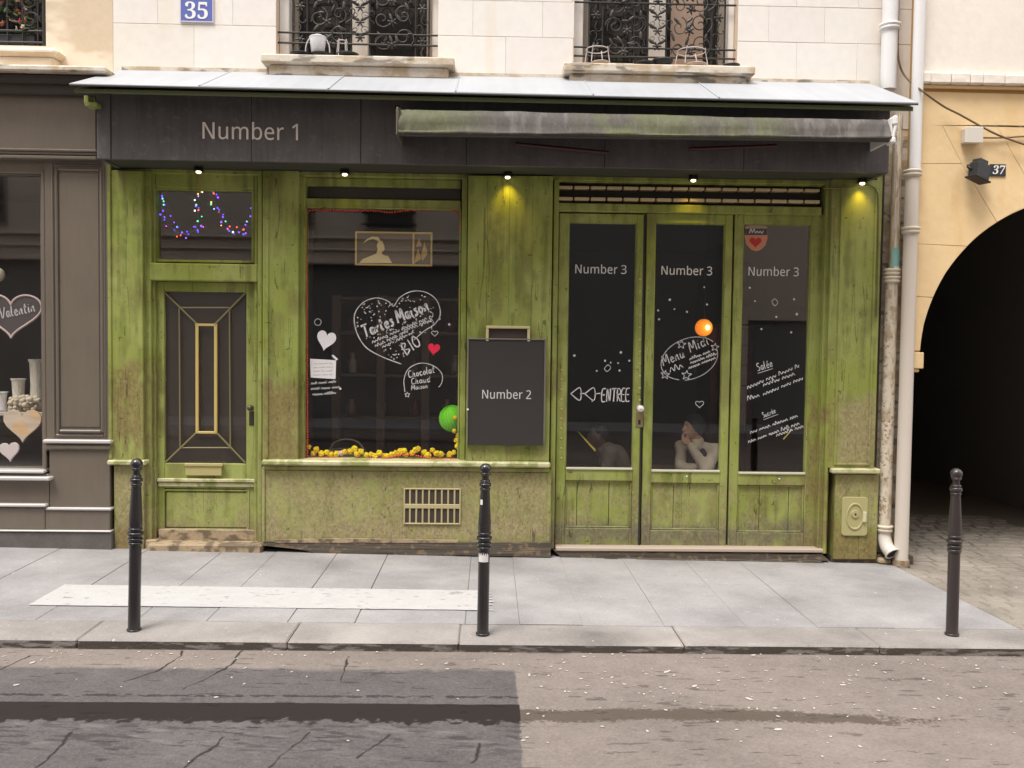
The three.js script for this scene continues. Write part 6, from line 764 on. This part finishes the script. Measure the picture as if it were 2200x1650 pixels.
{ // woman leaning on her elbow behind the middle pane
  const z = -0.72, p = (px, py, dz = 0) => { const q = at(px, py, z); return [q[0], q[1], z + dz]; };
  const hd = p(1487, 919), nk = p(1497, 944, -0.01), ch = p(1508, 972, -0.02), shR = p(1538, 966, 0.03), shL = p(1470, 962, -0.12), elR = p(1511, 1004, 0.12), hand = p(1473, 947, 0.06), wr = p(1479, 957, 0.08), elL = p(1462, 1003, 0.0), hip = [ch[0] + 0.04, ch[1] - 0.38, z - 0.08], wl = [elL[0] + 0.1, elL[1] - 0.0, z + 0.06];
  const skin = [ell([hd[0], hd[1] + 0.012, hd[2]], [0.074, 0.09, 0.078]), ell([hd[0] - 0.03, hd[1] - 0.045, hd[2] + 0.012], [0.05, 0.052, 0.052]), cap([hd[0] - 0.068, hd[1] + 0.012, hd[2] + 0.03], [hd[0] - 0.088, hd[1] - 0.018, hd[2] + 0.038], 0.01, 0.012), ell([hd[0] - 0.068, hd[1] - 0.05, hd[2] + 0.03], [0.014, 0.009, 0.02]), cap([hd[0] + 0.008, hd[1] - 0.05, hd[2] - 0.01], nk, 0.046, 0.046), cap(nk, [nk[0], nk[1] - 0.08, nk[2]], 0.046, 0.05)];
  const face = blend(skin, 0.006), palm = ell(hand, [0.03, 0.038, 0.022]), fing = []; for (let i = 0; i < 4; i++) { const b = [hand[0] - 0.012 - i * 0.002, hand[1] + 0.022 - i * 0.014, hand[2] + 0.006 + i * 0.004], m = [b[0] - 0.03 + i * 0.002, b[1] + 0.018, b[2] + 0.002], e = [m[0] + 0.004, m[1] + 0.024 - i * 0.003, m[2] - 0.012]; fing.push(cap(b, m, 0.0088, 0.008), cap(m, e, 0.008, 0.007)); } fing.push(cap([hand[0] + 0.008, hand[1] + 0.012, hand[2] + 0.014], [hand[0] - 0.004, hand[1] + 0.052, hand[2] + 0.012], 0.01, 0.008)); fing.push(cap(hand, wr, 0.026, 0.024));
  const hnd = blend([palm, ...fing], 0.0035), legs = blend([cap(hip, [hip[0] - 0.02, hip[1], hip[2] + 0.02], 0.12, 0.12)], 0.01);
  const eyeDents = (x, y, zz) => Math.min(Math.hypot(x - hd[0] + 0.062, y - hd[1] - 0.01, zz - hd[2] - 0.048) - 0.013, Math.hypot(x - hd[0] + 0.07, y - hd[1] - 0.01, zz - hd[2] + 0.01) - 0.011);
  const head = (x, y, zz) => Math.max(face(x, y, zz), -eyeDents(x, y, zz));
  const person = thing('person', 'person in cream jumper leaning on an elbow, hand at mouth, behind middle door pane', 'person', [ch[0], yF, z]);
  part(person, 'body', merge([nets(head, [hd[0] - 0.13, hd[1] - 0.2, z - 0.14], [hd[0] + 0.14, hd[1] + 0.14, z + 0.14], 0.005), nets(hnd, [hand[0] - 0.09, hand[1] - 0.09, z - 0.02], [hand[0] + 0.07, hand[1] + 0.1, z + 0.16], 0.0045)]), SKIN);
  const cl = [cap(shR, shL, 0.052, 0.052), cap(shR, elR, 0.058, 0.048), cap(elR, wr, 0.046, 0.034), cap(shL, elL, 0.052, 0.045), cap(elL, wl, 0.042, 0.034), cap([nk[0], nk[1] - 0.05, nk[2]], [nk[0], nk[1] - 0.025, nk[2]], 0.06, 0.062)];
  const ch0 = blend(cl, 0.012), cloth = (x, y, zz) => ch0(x, y, zz) + 0.0016 * Math.sin(y * 260 + x * 30) + 0.004 * Math.sin(x * 45 + y * 38);
  part(person, 'jumper', nets(cloth, [ch[0] - 0.32, hip[1] - 0.16, z - 0.3], [ch[0] + 0.26, nk[1] + 0.08, z + 0.24], 0.009), KNIT, 'cream knitted jumper');
  part(person, 'vest', nets(blend([cap([ch[0] - 0.02, ch[1] - 0.02, ch[2] - 0.02], hip, 0.095, 0.12), cap([ch[0] - 0.05, ch[1] - 0.02, ch[2] - 0.05], [hip[0] - 0.05, hip[1], hip[2]], 0.08, 0.1)], 0.012), [ch[0] - 0.26, hip[1] - 0.15, z - 0.26], [ch[0] + 0.26, ch[1] + 0.14, z + 0.2], 0.011), plain(0.035, 0.03, 0.032, 0.9));
  const hair = blend([ell([hd[0] + 0.022, hd[1] + 0.036, hd[2] + 0.0], [0.09, 0.088, 0.1]), ell([hd[0] + 0.07, hd[1] - 0.02, hd[2] - 0.02], [0.045, 0.06, 0.06]), ell([hd[0] + 0.095, hd[1] + 0.0, hd[2] - 0.03], [0.04, 0.04, 0.045])], 0.008);
  part(person, 'hair', nets((x, y, zz) => Math.max(hair(x, y, zz), -(Math.hypot((x - hd[0] + 0.07) / 1.0, (y - hd[1] + 0.025), (zz - hd[2] - 0.03)) - 0.086)), [hd[0] - 0.1, hd[1] - 0.12, z - 0.16], [hd[0] + 0.18, hd[1] + 0.16, z + 0.12], 0.006), HAIR);
  part(person, 'trousers', nets(blend([cap(hip, [hip[0] - 0.36, hip[1] - 0.02, hip[2] + 0.06], 0.11, 0.075), cap([hip[0] - 0.36, hip[1] - 0.02, hip[2] + 0.06], [hip[0] - 0.34, yF + 0.06, hip[2] + 0.05], 0.07, 0.05), cap([hip[0], hip[1], hip[2] - 0.14], [hip[0] - 0.36, hip[1] - 0.02, hip[2] - 0.14], 0.1, 0.075), cap([hip[0] - 0.36, hip[1] - 0.02, hip[2] - 0.14], [hip[0] - 0.34, yF + 0.06, hip[2] - 0.14], 0.07, 0.05), cap([hip[0] - 0.34, yF + 0.045, hip[2] + 0.05], [hip[0] - 0.46, yF + 0.04, hip[2] + 0.05], 0.045, 0.035), cap([hip[0] - 0.34, yF + 0.045, hip[2] - 0.14], [hip[0] - 0.46, yF + 0.04, hip[2] - 0.14], 0.045, 0.035)], 0.015), [hip[0] - 0.56, yF - 0.02, z - 0.42], [hip[0] + 0.2, hip[1] + 0.16, z + 0.2], 0.018), plain(0.02, 0.02, 0.026, 0.9));
  const cb = thing('bistro_chair', 'dark chair under the person in the cream jumper', 'chair', [hip[0], yF, hip[2] - 0.05]), sy = hip[1] - 0.115; part(cb, 'seat', cbox(hip[0] - 0.2, hip[0] + 0.2, sy - 0.03, sy, hip[2] - 0.27, hip[2] + 0.15, 0.01), DARKBROWN); for (const a of [-0.17, 0.17]) for (const c of [-0.24, 0.12]) part(cb, 'leg', bar(V3(hip[0] + a, yF, hip[2] + c), V3(hip[0] + a, sy - 0.028, hip[2] + c), 0.016), IRON); part(cb, 'backrest', cbox(hip[0] + 0.185, hip[0] + 0.205, sy, sy + 0.3, hip[2] - 0.25, hip[2] + 0.13, 0.008), DARKBROWN);
}
{ // hunched person behind the left pane
  const z = -0.6, p = (px, py, dz = 0) => { const q = at(px, py, z); return [q[0], q[1], z + dz]; }, bk = p(1318, 985), hd = p(1282, 938, 0.0), sh = p(1300, 968), hip = [bk[0] + 0.1, bk[1] - 0.26, z - 0.04];
  const per = thing('person', 'person hunched over in a grey beige top behind the left door pane', 'person', [bk[0], yF, z]); const face = blend([ell([hd[0], hd[1], hd[2]], [0.078, 0.092, 0.078]), ell([hd[0] - 0.03, hd[1] - 0.05, hd[2] + 0.01], [0.05, 0.05, 0.05]), cap([hd[0] - 0.07, hd[1] - 0.01, hd[2] + 0.015], [hd[0] - 0.09, hd[1] - 0.035, hd[2] + 0.02], 0.009, 0.011), cap([hd[0] + 0.01, hd[1] - 0.04, hd[2]], sh, 0.046, 0.05), ell([hd[0] + 0.012, hd[1] - 0.01, hd[2] + 0.078], [0.016, 0.026, 0.01])], 0.006);
  part(per, 'body', nets(face, [hd[0] - 0.14, hd[1] - 0.2, z - 0.13], [hd[0] + 0.15, hd[1] + 0.13, z + 0.13], 0.006), plain(0.09, 0.052, 0.04, 0.6)); const hair = ell([hd[0] + 0.025, hd[1] + 0.03, hd[2] - 0.005], [0.078, 0.08, 0.086]); part(per, 'hair', nets((x, y, q) => Math.max(hair(x, y, q), -(Math.hypot(x - hd[0] + 0.075, y - hd[1] + 0.03, q - hd[2] - 0.02) - 0.092)), [hd[0] - 0.1, hd[1] - 0.1, z - 0.14], [hd[0] + 0.15, hd[1] + 0.15, z + 0.13], 0.007), HAIR);
  const top = blend([cap(sh, bk, 0.08, 0.115), cap(bk, hip, 0.12, 0.125), cap([sh[0] + 0.03, sh[1] - 0.02, z + 0.12], [sh[0] - 0.02, sh[1] - 0.21, z + 0.15], 0.055, 0.045), cap([sh[0] - 0.02, sh[1] - 0.21, z + 0.15], [sh[0] - 0.2, sh[1] - 0.2, z + 0.1], 0.042, 0.034), cap([sh[0] + 0.03, sh[1] - 0.02, z - 0.12], [sh[0] - 0.02, sh[1] - 0.21, z - 0.14], 0.055, 0.045), cap([sh[0] + 0.03, sh[1] - 0.02, z + 0.12], [sh[0] + 0.03, sh[1] - 0.02, z - 0.12], 0.06, 0.06)], 0.014); part(per, 'top', nets((x, y, q) => top(x, y, q) + 0.003 * Math.sin(y * 60 + x * 90), [bk[0] - 0.42, hip[1] - 0.16, z - 0.32], [bk[0] + 0.32, sh[1] + 0.14, z + 0.3], 0.011), plain(0.1, 0.078, 0.06, 0.9), 'grey beige top');
  part(per, 'trousers', nets(blend([cap([hip[0], hip[1], z + 0.06], [hip[0] - 0.4, hip[1], z + 0.1], 0.1, 0.075), cap([hip[0] - 0.4, hip[1], z + 0.1], [hip[0] - 0.38, yF + 0.06, z + 0.1], 0.07, 0.05), cap([hip[0], hip[1], z - 0.1], [hip[0] - 0.4, hip[1], z - 0.12], 0.1, 0.075), cap([hip[0] - 0.4, hip[1], z - 0.12], [hip[0] - 0.38, yF + 0.06, z - 0.12], 0.07, 0.05), cap([hip[0] - 0.38, yF + 0.045, z + 0.1], [hip[0] - 0.5, yF + 0.04, z + 0.1], 0.045, 0.035), cap([hip[0] - 0.38, yF + 0.045, z - 0.12], [hip[0] - 0.5, yF + 0.04, z - 0.12], 0.045, 0.035)], 0.015), [hip[0] - 0.6, yF - 0.02, z - 0.3], [hip[0] + 0.2, hip[1] + 0.16, z + 0.28], 0.018), plain(0.02, 0.02, 0.026, 0.9));
  const hs = [blend([ell([sh[0] - 0.24, sh[1] - 0.2, z + 0.1], [0.04, 0.022, 0.03]), ...[0, 1, 2, 3].map((i) => cap([sh[0] - 0.26, sh[1] - 0.2, z + 0.082 + i * 0.014], [sh[0] - 0.315 + Math.abs(i - 1.5) * 0.008, sh[1] - 0.21, z + 0.08 + i * 0.016], 0.0085, 0.007)), cap([sh[0] - 0.235, sh[1] - 0.19, z + 0.125], [sh[0] - 0.27, sh[1] - 0.195, z + 0.145], 0.009, 0.008)], 0.004)]; part(per, 'hand', nets(hs[0], [sh[0] - 0.35, sh[1] - 0.26, z + 0.03], [sh[0] - 0.17, sh[1] - 0.14, z + 0.17], 0.005), SKIN);
  const sy = hip[1] - 0.12, cb = thing('bistro_chair', 'dark chair under the hunched person', 'chair', [hip[0], yF, z]); part(cb, 'seat', cbox(hip[0] - 0.2, hip[0] + 0.2, sy - 0.03, sy, z - 0.22, z + 0.2, 0.01), DARKBROWN); for (const a of [-0.17, 0.17]) for (const c of [-0.19, 0.17]) part(cb, 'leg', bar(V3(hip[0] + a, yF, z + c), V3(hip[0] + a, sy - 0.028, z + c), 0.016), IRON);
  const a = at3(1240, 925, -0.42), b = at3(1280, 967, -0.42); single('yellow_strip', slab([a.clone(), b.clone().add(V3(0.0, 0.006, 0)), b.clone().add(V3(-0.006, -0.014, 0)), b.clone().lerp(a, 0.4).add(V3(-0.008, -0.008, 0))], V3(0, 0, 0.006)), plain(0.75, 0.62, 0.06, 0.5), 'thin yellow strip slanting behind the left door pane', 'strip');  // yellow line built as a thin solid strip
  const a2 = at3(1683, 944, -0.2), b2 = at3(1702, 922, -0.2); single('yellow_strip', bar(a2, b2, 0.004, 6), plain(0.75, 0.62, 0.06, 0.5), 'short yellow strip behind the right door pane', 'strip');
}

// ================================================================ ACROSS THE STREET (seen mirrored in the glass)
{
  const z = 12.4, o = thing('opposite_building', 'pale stone building across the street, mirrored in the shop glass', 'building', [0, 0, z]), W = plain(0.6, 0.5, 0.42, 0.9), D = plain(0.18, 0.175, 0.17, 0.8), Wd = plain(0.3, 0.26, 0.2, 0.8);
  part(o, 'wall', cbox(-22, 1.0, 3.45, 14.5, z, z + 0.6, 0.02), W); part(o, 'wall', cbox(1.0, 5.05, 4.9, 14.5, z, z + 0.6, 0.02), W); part(o, 'wall', cbox(5.05, 22, 2.35, 14.5, z, z + 0.6, 0.02), W); part(o, 'shop_row', cbox(-22, 1.0, 0, 3.45, z + 0.1, z + 0.6, 0.01), D); part(o, 'shop_row', cbox(5.05, 22, 0, 2.35, z + 0.1, z + 0.6, 0.01), D); part(o, 'entrance', cbox(1.0, 5.05, 0, 4.9, z + 0.2, z + 0.6, 0.005), D);
  for (let i = 0; i < 9; i++) part(o, 'pier_block', cbox(5.05, 5.55, i * 0.45 + 0.01, i * 0.45 + 0.44, z - 0.06, z + 0.2, 0.012), W);
  for (const [y, h, d] of [[3.45, 0.1, 0.16], [3.75, 0.05, 0.08], [4.0, 0.06, 0.1]]) part(o, 'string_course', cbox(-22, 1.0, y, y + h, z - d, z, 0.02), W); part(o, 'string_course', cbox(-22, 22, 6.5, 6.65, z - 0.1, z, 0.03), W);
  for (let x = -20; x < 21; x += 2.2) for (const y of [4.2, 7.2, 10.4]) { if (y < 5 && ((x > 0 && x < 9) || (x > -8.6 && x < -5.2))) continue; const w = part(o, 'window', merge(frameBoxes(x - 0.55, x + 0.55, y, y + 1.9, 0.06, z - 0.03, z - 0.002)), Wd); part(w, 'pane', cbox(x - 0.5, x + 0.5, y + 0.05, y + 1.85, z - 0.02, z - 0.005, 0.001), plain(0.06, 0.06, 0.06, 0.3)); for (const k of [0.1, 0.35, 0.6]) part(w, 'railing', cbox(x - 0.6, x + 0.6, y + k, y + k + 0.04, z - 0.2, z - 0.16, 0.01), IRON); }
}
scene.traverse((o) => { if (o.isMesh && o.castShadow !== false) shadows(o); });
renderer.render(scene, camera);
